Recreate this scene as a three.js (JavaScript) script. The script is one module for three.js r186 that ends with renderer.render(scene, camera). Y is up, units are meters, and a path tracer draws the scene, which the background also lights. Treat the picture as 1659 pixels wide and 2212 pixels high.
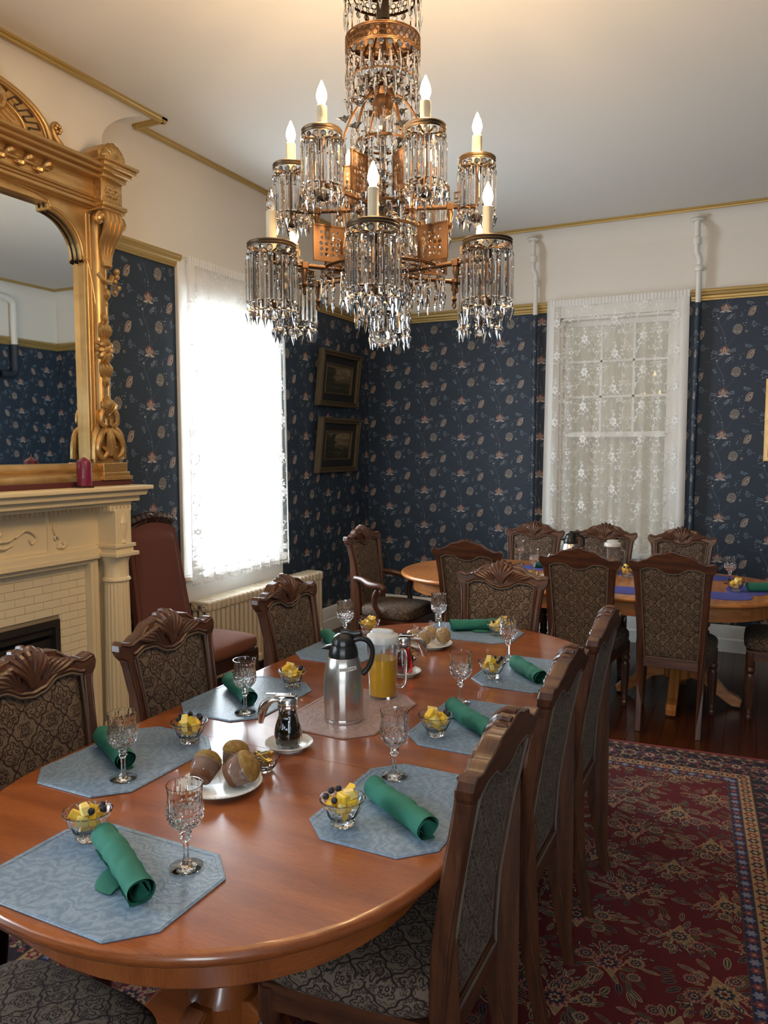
import * as THREE from 'three';
import { RoundedBoxGeometry } from 'three/addons/geometries/RoundedBoxGeometry.js';
import { mergeGeometries, toCreasedNormals, mergeVertices } from 'three/addons/utils/BufferGeometryUtils.js';
import { RectAreaLightUniformsLib } from 'three/addons/lights/RectAreaLightUniformsLib.js';
import { ImprovedNoise } from 'three/addons/math/ImprovedNoise.js';

// ---------------------------------------------------------------- camera, sky, light, exposure
const scene = new THREE.Scene();
const R = (d) => (d * Math.PI) / 180;
const camera = new THREE.PerspectiveCamera(67.33, 1659 / 2212, 0.05, 60);
camera.rotation.order = 'YXZ';
camera.position.set(0, 1.63, 0);
camera.rotation.set(R(-4.7), R(26.2), 0);
scene.add(camera);
const renderer = new THREE.WebGLRenderer({ antialias: true });
renderer.toneMapping = THREE.LinearToneMapping;
renderer.toneMappingExposure = 1.34;
renderer.shadowMap.enabled = true;
RectAreaLightUniformsLib.init();
scene.background = new THREE.Color().setRGB(0.80, 0.91, 1.0);
scene.backgroundIntensity = 4;
// daylight entering at the two tall windows of the left wall (sky seen through the panes)
function skyLight(x, y, z, w, h, k, toward) {
  const l = new THREE.RectAreaLight(new THREE.Color().setRGB(0.80, 0.91, 1.0), k, w, h);
  l.position.set(x, y, z); l.lookAt(...toward); l.castShadow = true; l.name = 'window_daylight'; scene.add(l);
}
const SKY = 17, LAMP = 0.55;
skyLight(-3.95, 1.77, -4.56, 1.08, 2.3, SKY, [0, 1.2, -4.56]);
skyLight(-3.95, 1.77, -0.10, 1.15, 2.3, SKY, [0, 1.2, -0.10]);  // this window is out of view; it lights the nearest mats
// and at an unseen window behind the camera, placed to light chair backs facing it
skyLight(0.50, 1.77, 2.45, 1.0, 2.0, SKY * 0.45, [0.50, 1.2, -2]);

// ---------------------------------------------------------------- helpers
function rng(seed) { let a = seed >>> 0; return () => { a = (a + 0x6d2b79f5) | 0; let t = Math.imul(a ^ (a >>> 15), 1 | a); t = (t + Math.imul(t ^ (t >>> 7), 61 | t)) ^ t; return ((t ^ (t >>> 14)) >>> 0) / 4294967296; }; }
const V = (x, y, z) => new THREE.Vector3(x, y, z);
const V2 = (x, y) => new THREE.Vector2(x, y);
const lerp = (a, b, t) => a + (b - a) * t;
const clamp = (x, a = 0, b = 1) => Math.min(b, Math.max(a, x));
const sgn = (x) => (x < 0 ? -1 : 1);
const taken = {};
function numbered(n) { const k = (taken[n] = (taken[n] ?? -1) + 1); return k ? `${n}_${String(k).padStart(3, '0')}` : n; }
function mesh(name, geo, mat, parent) {
  const m = new THREE.Mesh(geo, mat); m.name = name; m.castShadow = m.receiveShadow = true; if (parent) parent.add(m); return m;
}
function tag(o, label, category, group) { o.userData.label = label; o.userData.category = category; if (group) o.userData.group = group; return o; }
function thing(name, label, category, pos = [0, 0, 0], turn = 0, group) {
  const o = new THREE.Group(); o.name = numbered(name); o.position.set(...pos); o.rotation.y = turn; scene.add(o); return tag(o, label, category, group);
}
function single(name, geo, mat, label, category, group) { const m = mesh(numbered(name), geo, mat, scene); return tag(m, label, category, group); }
function part(name, parent) { const g = new THREE.Group(); g.name = name; parent.add(g); return g; }
function struct(name) { const o = new THREE.Group(); o.name = name; o.userData.kind = 'structure'; scene.add(o); return o; }
function structMesh(name, geo, mat) { const m = mesh(name, geo, mat, scene); m.userData.kind = 'structure'; return m; }
function dup(root, name, pos, turn, label, group) {
  const r = root.clone(); r.name = numbered(name); r.position.set(...pos); r.rotation.y = turn; r.userData = { ...root.userData, label }; if (group) r.userData.group = group; scene.add(r); return r;
}
function clean(g) {
  g = g.index ? g.toNonIndexed() : g;
  for (const k of Object.keys(g.attributes)) if (!['position', 'normal', 'uv'].includes(k)) g.deleteAttribute(k);
  if (!g.attributes.normal) g.computeVertexNormals();
  if (!g.attributes.uv) g.setAttribute('uv', new THREE.BufferAttribute(new Float32Array(g.attributes.position.count * 2), 2));
  return g;
}
function merge(list) { return mergeGeometries(list.filter(Boolean).map(clean)); }
function box(w, h, d, x = 0, y = 0, z = 0) { return new THREE.BoxGeometry(w, h, d).translate(x, y, z); }
function boxAt(x0, x1, y0, y1, z0, z1) { return box(x1 - x0, y1 - y0, z1 - z0, (x0 + x1) / 2, (y0 + y1) / 2, (z0 + z1) / 2); }
function rbox(w, h, d, r, x = 0, y = 0, z = 0, s = 2) { return new RoundedBoxGeometry(w, h, d, s, r).translate(x, y, z); }
function cyl(r0, r1, h, seg, x = 0, y = 0, z = 0) { return new THREE.CylinderGeometry(r1, r0, h, seg).translate(x, y + h / 2, z); }
function lathe(pts, seg = 32) { return new THREE.LatheGeometry(pts.map((p) => V2(p[0], p[1])), seg); }
function sph(r, x, y, z, a = 12, b = 8) { return new THREE.SphereGeometry(r, a, b).translate(x, y, z); }
function tube(pts, r, seg = 24, rad = 8, closed = false) { return new THREE.TubeGeometry(new THREE.CatmullRomCurve3(pts.map((p) => (p.isVector3 ? p : V(...p))), closed), seg, r, rad, closed); }
// a tube whose radius follows rf(t), with rounded-off ends
function taper(pts, rf, seg = 16, rad = 7, sy = 1) {
  const c = new THREE.CatmullRomCurve3(pts.map((p) => (p.isVector3 ? p : V(...p)))), fr = c.computeFrenetFrames(seg), pos = [], idx = [], uv = [];
  for (let i = 0; i <= seg; i++) {
    const t = i / seg, p = c.getPointAt(t), r = rf(t);
    for (let j = 0; j <= rad; j++) {
      const a = (j / rad) * Math.PI * 2, n = fr.normals[i], b = fr.binormals[i], ca = Math.cos(a) * r, sa = Math.sin(a) * r * sy;
      pos.push(p.x + n.x * ca + b.x * sa, p.y + n.y * ca + b.y * sa, p.z + n.z * ca + b.z * sa); uv.push(t, j / rad);
      if (i < seg && j < rad) { const q = i * (rad + 1) + j; idx.push(q, q + 1, q + rad + 1, q + 1, q + rad + 2, q + rad + 1); }
    }
  }
  const s0 = pos.length / 3, p0 = c.getPointAt(0), p1 = c.getPointAt(1);
  pos.push(p0.x, p0.y, p0.z, p1.x, p1.y, p1.z); uv.push(0, 0, 1, 1);
  for (let j = 0; j < rad; j++) { idx.push(s0, j + 1, j); const q = seg * (rad + 1) + j; idx.push(s0 + 1, q, q + 1); }
  const g = new THREE.BufferGeometry(); g.setAttribute('position', new THREE.Float32BufferAttribute(pos, 3)); g.setAttribute('uv', new THREE.Float32BufferAttribute(uv, 2)); g.setIndex(idx); g.computeVertexNormals(); return g;
}
function shapeOf(pts) { const s = new THREE.Shape(); pts.forEach((p, i) => (i ? s.lineTo(p[0], p[1]) : s.moveTo(p[0], p[1]))); s.closePath(); return s; }
function extrude(shape, depth, bevel = 0.004, seg = 2, curve = 6) {
  const s = shape instanceof THREE.Shape ? shape : shapeOf(shape);
  return new THREE.ExtrudeGeometry(s, { depth: depth - 2 * bevel, bevelEnabled: bevel > 0, bevelSize: bevel, bevelThickness: bevel, bevelOffset: -bevel, bevelSegments: seg, curveSegments: curve }).translate(0, 0, bevel);
}
// sweep a closed 2-D profile [[a, b], ...] along straight z
function prism(profile, len) { return new THREE.ExtrudeGeometry(shapeOf(profile), { depth: len, bevelEnabled: false }); }
// uv in metres by the face's main direction; the grain axis goes along u
function uvm(g, grain = 'x', k = 1) {
  g = clean(g); const p = g.attributes.position, n = g.attributes.normal, uv = g.attributes.uv, A = ['x', 'y', 'z'];
  for (let i = 0; i < p.count; i += 3) {
    const m = [0, 0, 0]; for (let j = 0; j < 3; j++) { m[0] += Math.abs(n.getX(i + j)); m[1] += Math.abs(n.getY(i + j)); m[2] += Math.abs(n.getZ(i + j)); }
    const d = m.indexOf(Math.max(...m)); let [a, b] = [0, 1, 2].filter((q) => q !== d); const gi = A.indexOf(grain); if (b === gi) [a, b] = [b, a];
    for (let j = 0; j < 3; j++) { const c = [p.getX(i + j), p.getY(i + j), p.getZ(i + j)]; uv.setXY(i + j, c[a] * k, c[b] * k); }
  }
  return g;
}
function deform(g, f) { const p = g.attributes.position, v = V(0, 0, 0); for (let i = 0; i < p.count; i++) { v.fromBufferAttribute(p, i); f(v); p.setXYZ(i, v.x, v.y, v.z); } g.computeVertexNormals(); return g; }
function smooth(g, ang = 0.7) { return toCreasedNormals(g, ang); }
function grid(nu, nv, f) {   // f(u, v) -> [x, y, z], u and v in 0..1
  const pos = [], uv = [], idx = [];
  for (let j = 0; j <= nv; j++) for (let i = 0; i <= nu; i++) { const q = f(i / nu, j / nv); pos.push(q[0], q[1], q[2]); uv.push(i / nu, j / nv); if (i < nu && j < nv) { const k = j * (nu + 1) + i; idx.push(k, k + 1, k + nu + 2, k, k + nu + 2, k + nu + 1); } }
  const g = new THREE.BufferGeometry(); g.setAttribute('position', new THREE.Float32BufferAttribute(pos, 3)); g.setAttribute('uv', new THREE.Float32BufferAttribute(uv, 2)); g.setIndex(idx); g.computeVertexNormals(); return g;
}
function superell(a, h, b, e1, e2, nu = 40, nv = 18) {
  const pw = (c, e) => sgn(c) * Math.abs(c) ** e;
  return mergeVertices(grid(nu, nv, (u, v) => { const t = -u * 2 * Math.PI, f = (v - 0.5) * Math.PI * 0.9999; return [a * pw(Math.cos(f), e1) * pw(Math.cos(t), e2), h * pw(Math.sin(f), e1), b * pw(Math.cos(f), e1) * pw(Math.sin(t), e2)]; }), 1e-5);
}
const noise = new ImprovedNoise();
const fbm = (x, y, z, o = 4) => { let s = 0, a = 0.5; for (let i = 0; i < o; i++) { s += a * noise.noise(x, y, z); x *= 2; y *= 2; z *= 2; a /= 2; } return s; };

// ---------------------------------------------------------------- textures
function canvas(w, h, draw) { const c = document.createElement('canvas'); c.width = w; c.height = h; const g = c.getContext('2d'); draw(g, w, h); return c; }
function tex(c, repX = 1, repY = 1, srgb = true) {
  const t = new THREE.CanvasTexture(c); t.wrapS = t.wrapT = THREE.RepeatWrapping; t.repeat.set(repX, repY); if (srgb) t.colorSpace = THREE.SRGBColorSpace; return t;
}
function dataTex(w, h, f, srgb = true, repX = 1, repY = 1) {
  const d = new Uint8Array(w * h * 4);
  for (let y = 0; y < h; y++) for (let x = 0; x < w; x++) { const c = f(x / w, y / h), i = (y * w + x) * 4; d[i] = clamp(c[0], 0, 255); d[i + 1] = clamp(c[1], 0, 255); d[i + 2] = clamp(c[2], 0, 255); d[i + 3] = 255; }
  const t = new THREE.DataTexture(d, w, h, THREE.RGBAFormat); t.magFilter = THREE.LinearFilter; t.minFilter = THREE.LinearFilter; t.wrapS = t.wrapT = THREE.RepeatWrapping; t.repeat.set(repX, repY); if (srgb) t.colorSpace = THREE.SRGBColorSpace; t.needsUpdate = true; return t;
}
// grain along u; covers 1 m x 1 m with the given colours
function woodTex(c0, c1, c2, seed, rings = 26, pore = 0.35) {
  return dataTex(1024, 1024, (u, v) => {
    const wob = fbm(u * 2 + seed, v * 5, seed, 3) * 0.35, w = v + wob * 0.12;
    const band = 0.5 + 0.5 * Math.sin(w * rings * 6.283 + fbm(u * 3, v * 9, seed + 4, 3) * 7);
    const fine = noise.noise(u * 14, v * 260, seed) * 0.5 + noise.noise(u * 40, v * 520, seed + 2) * 0.5;
    const patch = fbm(u * 1.5 + 7, v * 3, seed + 9, 3);
    let t = clamp(0.45 + (band - 0.5) * 0.35 + patch * 0.6 + fine * 0.5);
    const p = noise.noise(u * 60, v * 700, seed + 5) > 0.45 ? pore : 0;
    const c = t < 0.5 ? c0.map((a, i) => lerp(a, c1[i], t * 2)) : c1.map((a, i) => lerp(a, c2[i], t * 2 - 1));
    return c.map((a) => a * (1 - p));
  });
}
// wallpaper: one half-drop repeat, 0.732 m x 0.330 m, dark navy with lotus blossoms on vines
const WPW = 0.732, WPH = 0.33;
const wallpaper = canvas(1536, 692, (g, W, H) => {
  g.fillStyle = '#243344'; g.fillRect(0, 0, W, H);
  const r = rng(5);
  for (let i = 0; i < 9000; i++) { g.fillStyle = r() < 0.5 ? 'rgba(50,66,88,0.25)' : 'rgba(14,20,32,0.25)'; g.fillRect(r() * W, r() * H, 2, 2); }
  const at = (x, y, f, rot = 0, s = 1) => { for (const dx of [-W, 0, W]) for (const dy of [-H, 0, H]) { g.save(); g.translate(x + dx, y + dy); g.rotate(rot); g.scale(s, s); f(); g.restore(); } };
  const petal = (a, l, w, fill, edge) => { g.save(); g.rotate(a); g.beginPath(); g.moveTo(0, 0); g.bezierCurveTo(-w, -l * 0.35, -w * 0.8, -l * 0.8, 0, -l); g.bezierCurveTo(w * 0.8, -l * 0.8, w, -l * 0.35, 0, 0); g.fillStyle = fill; g.fill(); if (edge) { g.strokeStyle = edge; g.lineWidth = 3; g.stroke(); } g.restore(); };
  const lotus = () => {
    for (let k = -5; k <= 5; k++) petal(k * 0.24, 66 - Math.abs(k) * 2, 15, k % 2 ? '#6a4a4c' : '#7a5856', '#4a3640');
    for (const k of [-1, 1]) petal(k * 0.9, 52, 14, '#7f6a64', '#a99a8e');
    petal(0, 50, 19, '#8f7a6e', '#c4b09a'); petal(0, 36, 10, '#6d5a58', '#b59f8c');
    for (const k of [-1, 1]) { petal(k * 1.75, 56, 9, '#b9b0ac', null); petal(k * 2.1, 30, 8, '#8d8784', null); }
  };
  const leafbud = () => {
    g.beginPath(); const n = 15;
    for (let k = 0; k <= n; k++) { const a = Math.PI * (0.02 + 0.96 * (k / n)) + Math.PI, rr = (k % 2 ? 50 : 62) * (0.8 + 0.35 * Math.sin((k / n) * Math.PI)); const x = Math.cos(a) * rr * 0.85, y = Math.sin(a) * rr; k ? g.lineTo(x, y) : g.moveTo(x, y); }
    g.quadraticCurveTo(40, 26, 0, 34); g.quadraticCurveTo(-40, 26, -46, 0); g.closePath(); g.fillStyle = '#6f6b66'; g.fill(); g.strokeStyle = '#a19a92'; g.lineWidth = 3; g.stroke();
    for (let k = -2; k <= 2; k++) petal(k * 0.32, 44, 8, k % 2 ? '#7d746c' : '#8a7d74', '#5a5654');
    for (const k of [-1, 1]) petal(k * 1.9, 40, 8, '#98928c', null);
  };
  const bird = () => {
    g.beginPath(); g.ellipse(0, 0, 30, 52, 0.45, 0, 7); g.fillStyle = '#6d5c5c'; g.fill(); g.strokeStyle = '#a89a90'; g.lineWidth = 4; g.stroke();
    g.beginPath(); g.ellipse(6, 4, 17, 34, 0.45, 0, 7); g.fillStyle = '#8b7668'; g.fill(); g.strokeStyle = '#c2b29e'; g.lineWidth = 3; g.stroke();
    g.beginPath(); g.ellipse(8, 6, 6, 20, 0.45, 0, 7); g.fillStyle = '#44404a'; g.fill();
    petal(0.7, 70, 9, '#9a9086', null); petal(-2.4, 62, 12, '#77706c', '#a59c94'); petal(2.9, 52, 10, '#857c76', null);
  };
  const sprig = (n = 9, c = '#5f6f7e') => { g.strokeStyle = '#4a5a6c'; g.lineWidth = 3; g.beginPath(); g.moveTo(0, 0); g.quadraticCurveTo(30, -40, 90, -50); g.stroke(); for (let k = 0; k < n; k++) { const t = (k + 1) / n, x = 90 * t, y = -60 * t * (1.4 - 0.55 * t) + (k % 2 ? 18 : -16); g.beginPath(); g.ellipse(x, y, 14, 8, k % 2 ? 0.7 : -0.7, 0, 7); g.fillStyle = k % 3 ? c : '#77828a'; g.fill(); } };
  const dots = (n, s) => { const q = rng(n * 7 + s); for (let k = 0; k < n; k++) { g.beginPath(); g.arc((q() - 0.5) * 90, (q() - 0.5) * 110, 4 + q() * 5, 0, 7); g.fillStyle = ['#76818a', '#8d949a', '#5e6b78'][k % 3]; g.fill(); } };
  const vine = (pts, w = 5, c = '#66717b') => { g.strokeStyle = c; g.lineWidth = w; g.beginPath(); g.moveTo(pts[0][0], pts[0][1]); for (let k = 1; k + 2 < pts.length + 0; k += 3) g.bezierCurveTo(pts[k][0], pts[k][1], pts[k + 1][0], pts[k + 1][1], pts[k + 2][0], pts[k + 2][1]); g.stroke(); };
  for (const c of [0, 1]) {
    const x = c * W / 2 + 130, y = c * H / 2 + 200;
    at(x, y, () => vine([[0, 20], [-90, 70], [-130, 150], [-80, 240], [-40, 310], [20, 380], [10, H * 0.87]]));
    at(x, y, () => vine([[-100, 170], [-160, 150], [-200, 140], [-290, 120]], 3));
    at(x, y, () => vine([[-20, 620], [40, 560], [110, 520], [150, 410]], 3));
    at(x, y, () => vine([[-66, 250], [-30, 220], [10, 190], [20, 120]], 3));
    at(x, y, () => { g.scale(1, 1.2); lotus(); }, 0.0, 1.65); at(x + 185, y + H / 2 - 10, leafbud, 0.15, 1.6); at(x + 395, y + 30, bird, 0, 1.5);
    at(x + 70, y - 20, () => sprig(10), 0.2); at(x - 90, y - 10, () => sprig(8), -2.4); at(x + 20, y + 150, () => sprig(9, '#66757f'), -0.2); at(x - 110, y + 330, () => sprig(8), -1.6, 0.9); at(x + 300, y - 120, () => sprig(9, '#5b6a7a'), 0.9); at(x + 420, y + 180, () => sprig(7), 2.2, 0.9);
    at(x + 110, y + 90, () => dots(11, 3)); at(x + 300, y + 210, () => dots(9, 8)); at(x - 160, y + 40, () => dots(10, 5)); at(x + 250, y + 60, () => dots(8, 12)); at(x + 470, y + 270, () => dots(9, 4)); at(x - 30, y + 460, () => dots(8, 9));
    at(x - 112, y + 118, () => { g.fillStyle = '#8d949a'; for (let k = 0; k < 5; k++) { g.beginPath(); g.arc(Math.cos(k * 1.257) * 10, Math.sin(k * 1.257) * 10, 7, 0, 7); g.fill(); } g.fillStyle = '#b7a692'; g.beginPath(); g.arc(0, 0, 6, 0, 7); g.fill(); });
    at(x + 320, y + 350, () => { g.fillStyle = '#857a78'; for (let k = 0; k < 6; k++) { g.beginPath(); g.arc(Math.cos(k) * 14, Math.sin(k) * 14, 8, 0, 7); g.fill(); } });
  }
});
const wpTex = tex(wallpaper, 1 / WPW, 1 / WPH);

// chair damask, 0.16 m square
const damask = canvas(768, 768, (g, W, H) => {
  g.fillStyle = '#8a7966'; g.fillRect(0, 0, W, H); const r = rng(11);
  for (let i = 0; i < 26000; i++) { g.fillStyle = r() < 0.5 ? 'rgba(40,28,24,0.22)' : 'rgba(160,144,124,0.16)'; g.fillRect(r() * W, r() * H, 3, 1.5); }
  g.lineCap = 'round';
  const all = (x, y, f) => { for (const dx of [-W, 0, W]) for (const dy of [-H, 0, H]) { g.save(); g.translate(x + dx, y + dy); f(); g.restore(); } };
  const dark = 'rgba(50,34,28,0.95)';
  const motif = () => {
    g.strokeStyle = dark;
    for (const s of [-1, 1]) {
      g.save(); g.scale(s, 1); g.lineWidth = 17; g.beginPath(); g.moveTo(0, -190); g.bezierCurveTo(60, -170, 30, -110, 90, -100); g.bezierCurveTo(150, -95, 110, -30, 186, 0); g.bezierCurveTo(110, 30, 150, 95, 90, 100); g.bezierCurveTo(30, 110, 60, 170, 0, 190); g.stroke();
      g.lineWidth = 12; g.beginPath(); g.moveTo(0, -120); g.bezierCurveTo(50, -100, 20, -60, 66, -52); g.bezierCurveTo(100, -40, 80, 0, 44, 4); g.bezierCurveTo(20, 6, 14, -22, 34, -26); g.stroke();
      g.beginPath(); g.moveTo(0, 120); g.bezierCurveTo(54, 108, 24, 70, 70, 60); g.bezierCurveTo(108, 50, 96, 24, 60, 30); g.stroke();
      g.lineWidth = 9; for (let k = 0; k < 3; k++) { g.beginPath(); g.arc(118 + k * 10, -40 + k * 40, 12, 0, 4.6); g.stroke(); }
      g.beginPath(); g.moveTo(0, 60); g.bezierCurveTo(18, 40, 30, 60, 22, 84); g.stroke();
      g.restore();
    }
    g.fillStyle = dark; for (let k = 0; k < 6; k++) { g.beginPath(); g.ellipse(Math.cos(k * 1.047) * 15, 30 + Math.sin(k * 1.047) * 15, 8, 5, k * 1.047, 0, 7); g.fill(); }
    g.beginPath(); g.arc(0, -78, 9, 0, 7); g.fill(); g.beginPath(); g.arc(0, 100, 7, 0, 7); g.fill();
  };
  for (let i = 0; i < 520; i++) { const x = r() * W, y = r() * H, a = r() * 6.28, c = [r(), r(), r(), r()]; all(x, y, () => { g.rotate(a); g.strokeStyle = i % 3 ? 'rgba(58,42,34,0.75)' : 'rgba(150,134,114,0.55)'; g.lineWidth = 5 + c[0] * 4; g.beginPath(); g.moveTo(-20, 0); g.bezierCurveTo(-8, -18 - c[1] * 14, 4, 18 + c[2] * 12, 20 + c[3] * 10, -4); g.stroke(); }); }
  for (let i = 0; i < 2; i++) for (let j = 0; j < 2; j++) { all(i * W / 2, j * H / 2, motif); }
  for (let i = 0; i < 2; i++) for (let j = 0; j < 2; j++) all(i * W / 2 + W / 4, j * H / 2 + H / 4, () => { g.strokeStyle = dark; g.lineWidth = 11; for (let k = 0; k < 8; k++) { const a = k * Math.PI / 4; g.beginPath(); g.arc(Math.cos(a) * 38, Math.sin(a) * 46, 17, a - 1.9, a + 1.9); g.stroke(); } g.beginPath(); g.arc(0, 0, 14, 0, 7); g.stroke(); g.lineWidth = 10; for (const s of [-1, 1]) for (const t of [-1, 1]) { g.beginPath(); g.moveTo(s * 30, t * 64); g.quadraticCurveTo(s * 86, t * 70, s * 70, t * 26); g.stroke(); } });
});
const damaskTex = tex(damask, 1 / 0.18, 1 / 0.20), damaskBump = tex(damask, 1 / 0.18, 1 / 0.20, false);
const pileTex = dataTex(256, 256, (u, v) => { const n = 128 + 90 * noise.noise(u * 40, v * 40, 3) + 60 * noise.noise(u * 90, v * 90, 5); return [n, n, n]; }, false, 8, 8);

// moire place mat cloth, 0.30 m
const moire = (a, b, c) => dataTex(512, 512, (u, v) => { const w = fbm(u * 4, v * 3, c, 4) * 5; const n = Math.sin((v * 9 + u * 2.2 + w) * 6.283), k = clamp(0.5 + 0.32 * n + 0.5 * fbm(u * 9, v * 30, c + 2, 3)); return a.map((q, i) => lerp(q, b[i], k)); });
const moireBump = dataTex(512, 512, (u, v) => { const w = fbm(u * 4, v * 4, 8, 4) * 6, n = 128 + 70 * Math.sin((v * 7 + u * 3 + w) * 6.283) + 60 * fbm(u * 40, v * 40, 4, 2); return [n, n, n]; }, false);

// lace, 0.36 m wide: alpha in the red channel (white = thread)
function laceCanvas(border) {
  return canvas(1024, 1024, (g, W, H) => {
    g.fillStyle = border ? '#3c3c3c' : '#262626'; g.fillRect(0, 0, W, H);
    g.strokeStyle = 'rgba(110,110,110,0.5)'; g.lineWidth = 1.2;
    for (let i = 0; i <= W; i += 16) { g.beginPath(); g.moveTo(i, 0); g.lineTo(i, H); g.stroke(); g.beginPath(); g.moveTo(0, i); g.lineTo(W, i); g.stroke(); }
    const all = (x, y, f, rot = 0, s = 1) => { for (const dx of [-W, 0, W]) for (const dy of border ? [0] : [-H, 0, H]) { g.save(); g.translate(x + dx, y + dy); g.rotate(rot); g.scale(s, s); f(); g.restore(); } };
    const flower = () => { for (let k = 0; k < 6; k++) { g.save(); g.rotate(k * 1.047); g.beginPath(); g.ellipse(0, -40, 24, 32, 0, 0, 7); g.fillStyle = '#f4f4f4'; g.fill(); g.strokeStyle = '#777'; g.lineWidth = 5; g.stroke(); g.restore(); } g.beginPath(); g.arc(0, 0, 18, 0, 7); g.fillStyle = '#8a8a8a'; g.fill(); };
    const leaf = (x, y, a, s = 1) => { g.save(); g.translate(x, y); g.rotate(a); g.scale(s, s); g.beginPath(); g.moveTo(0, 0); g.quadraticCurveTo(18, -18, 46, 0); g.quadraticCurveTo(18, 18, 0, 0); g.fillStyle = '#ececec'; g.fill(); g.restore(); };
    const curl = () => { g.strokeStyle = '#d0d0d0'; g.lineWidth = 9; g.lineCap = 'round'; g.beginPath(); g.moveTo(0, 60); g.bezierCurveTo(-90, 20, -80, -90, 0, -90); g.bezierCurveTo(50, -88, 50, -30, 8, -34); g.stroke(); leaf(-60, 0, 2.6); leaf(-70, -40, 3.4); leaf(-30, 45, 1.9); leaf(20, -95, -0.6); };
    if (!border) for (const [x, y] of [[180, 200], [690, 460], [200, 700], [700, 960]]) {
      all(x, y, flower, x, 1.0); all(x + 190, y - 20, curl, 0.4); all(x - 150, y + 120, curl, 2.6); all(x + 60, y + 140, curl, 1.4, 0.9); all(x + 260, y + 150, curl, -1.2, 0.9); all(x + 330, y + 40, curl, 0.2, 1.1); all(x - 60, y - 120, curl, 3.6, 1.0); all(x + 120, y + 250, curl, 2.2, 1.1); all(x + 250, y - 110, curl, 5.2, 1.0); all(x, y, () => { leaf(60, 40, 0.6, 1.4); leaf(-60, 50, 2.4, 1.4); leaf(10, -90, -1.4, 1.2); });
    } else {
      for (let k = 0; k < 4; k++) { all(k * 256 + 128, 800, flower, 0.3, 1.7); all(k * 256, 620, flower, 0, 1.2); all(k * 256 + 128, 430, curl, 0.3, 1.4); all(k * 256 + 20, 830, curl, 3.1, 1.2); all(k * 256 + 128, 960, () => { for (let q = -2; q <= 2; q++) { g.beginPath(); g.ellipse(q * 45, 10 - Math.abs(q) * 14, 24, 40, q * 0.3, 0, 7); g.fillStyle = '#e0e0e0'; g.fill(); } }); all(k * 256, 200, curl, 1.2, 1.1); all(k * 256 + 90, 90, flower, 0, 0.8); }
    }
  });
}
const laceTex = tex(laceCanvas(false), 1 / 0.56, 1 / 0.56, false), laceEdge = tex(laceCanvas(true), 1 / 0.56, 1, false);

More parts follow.
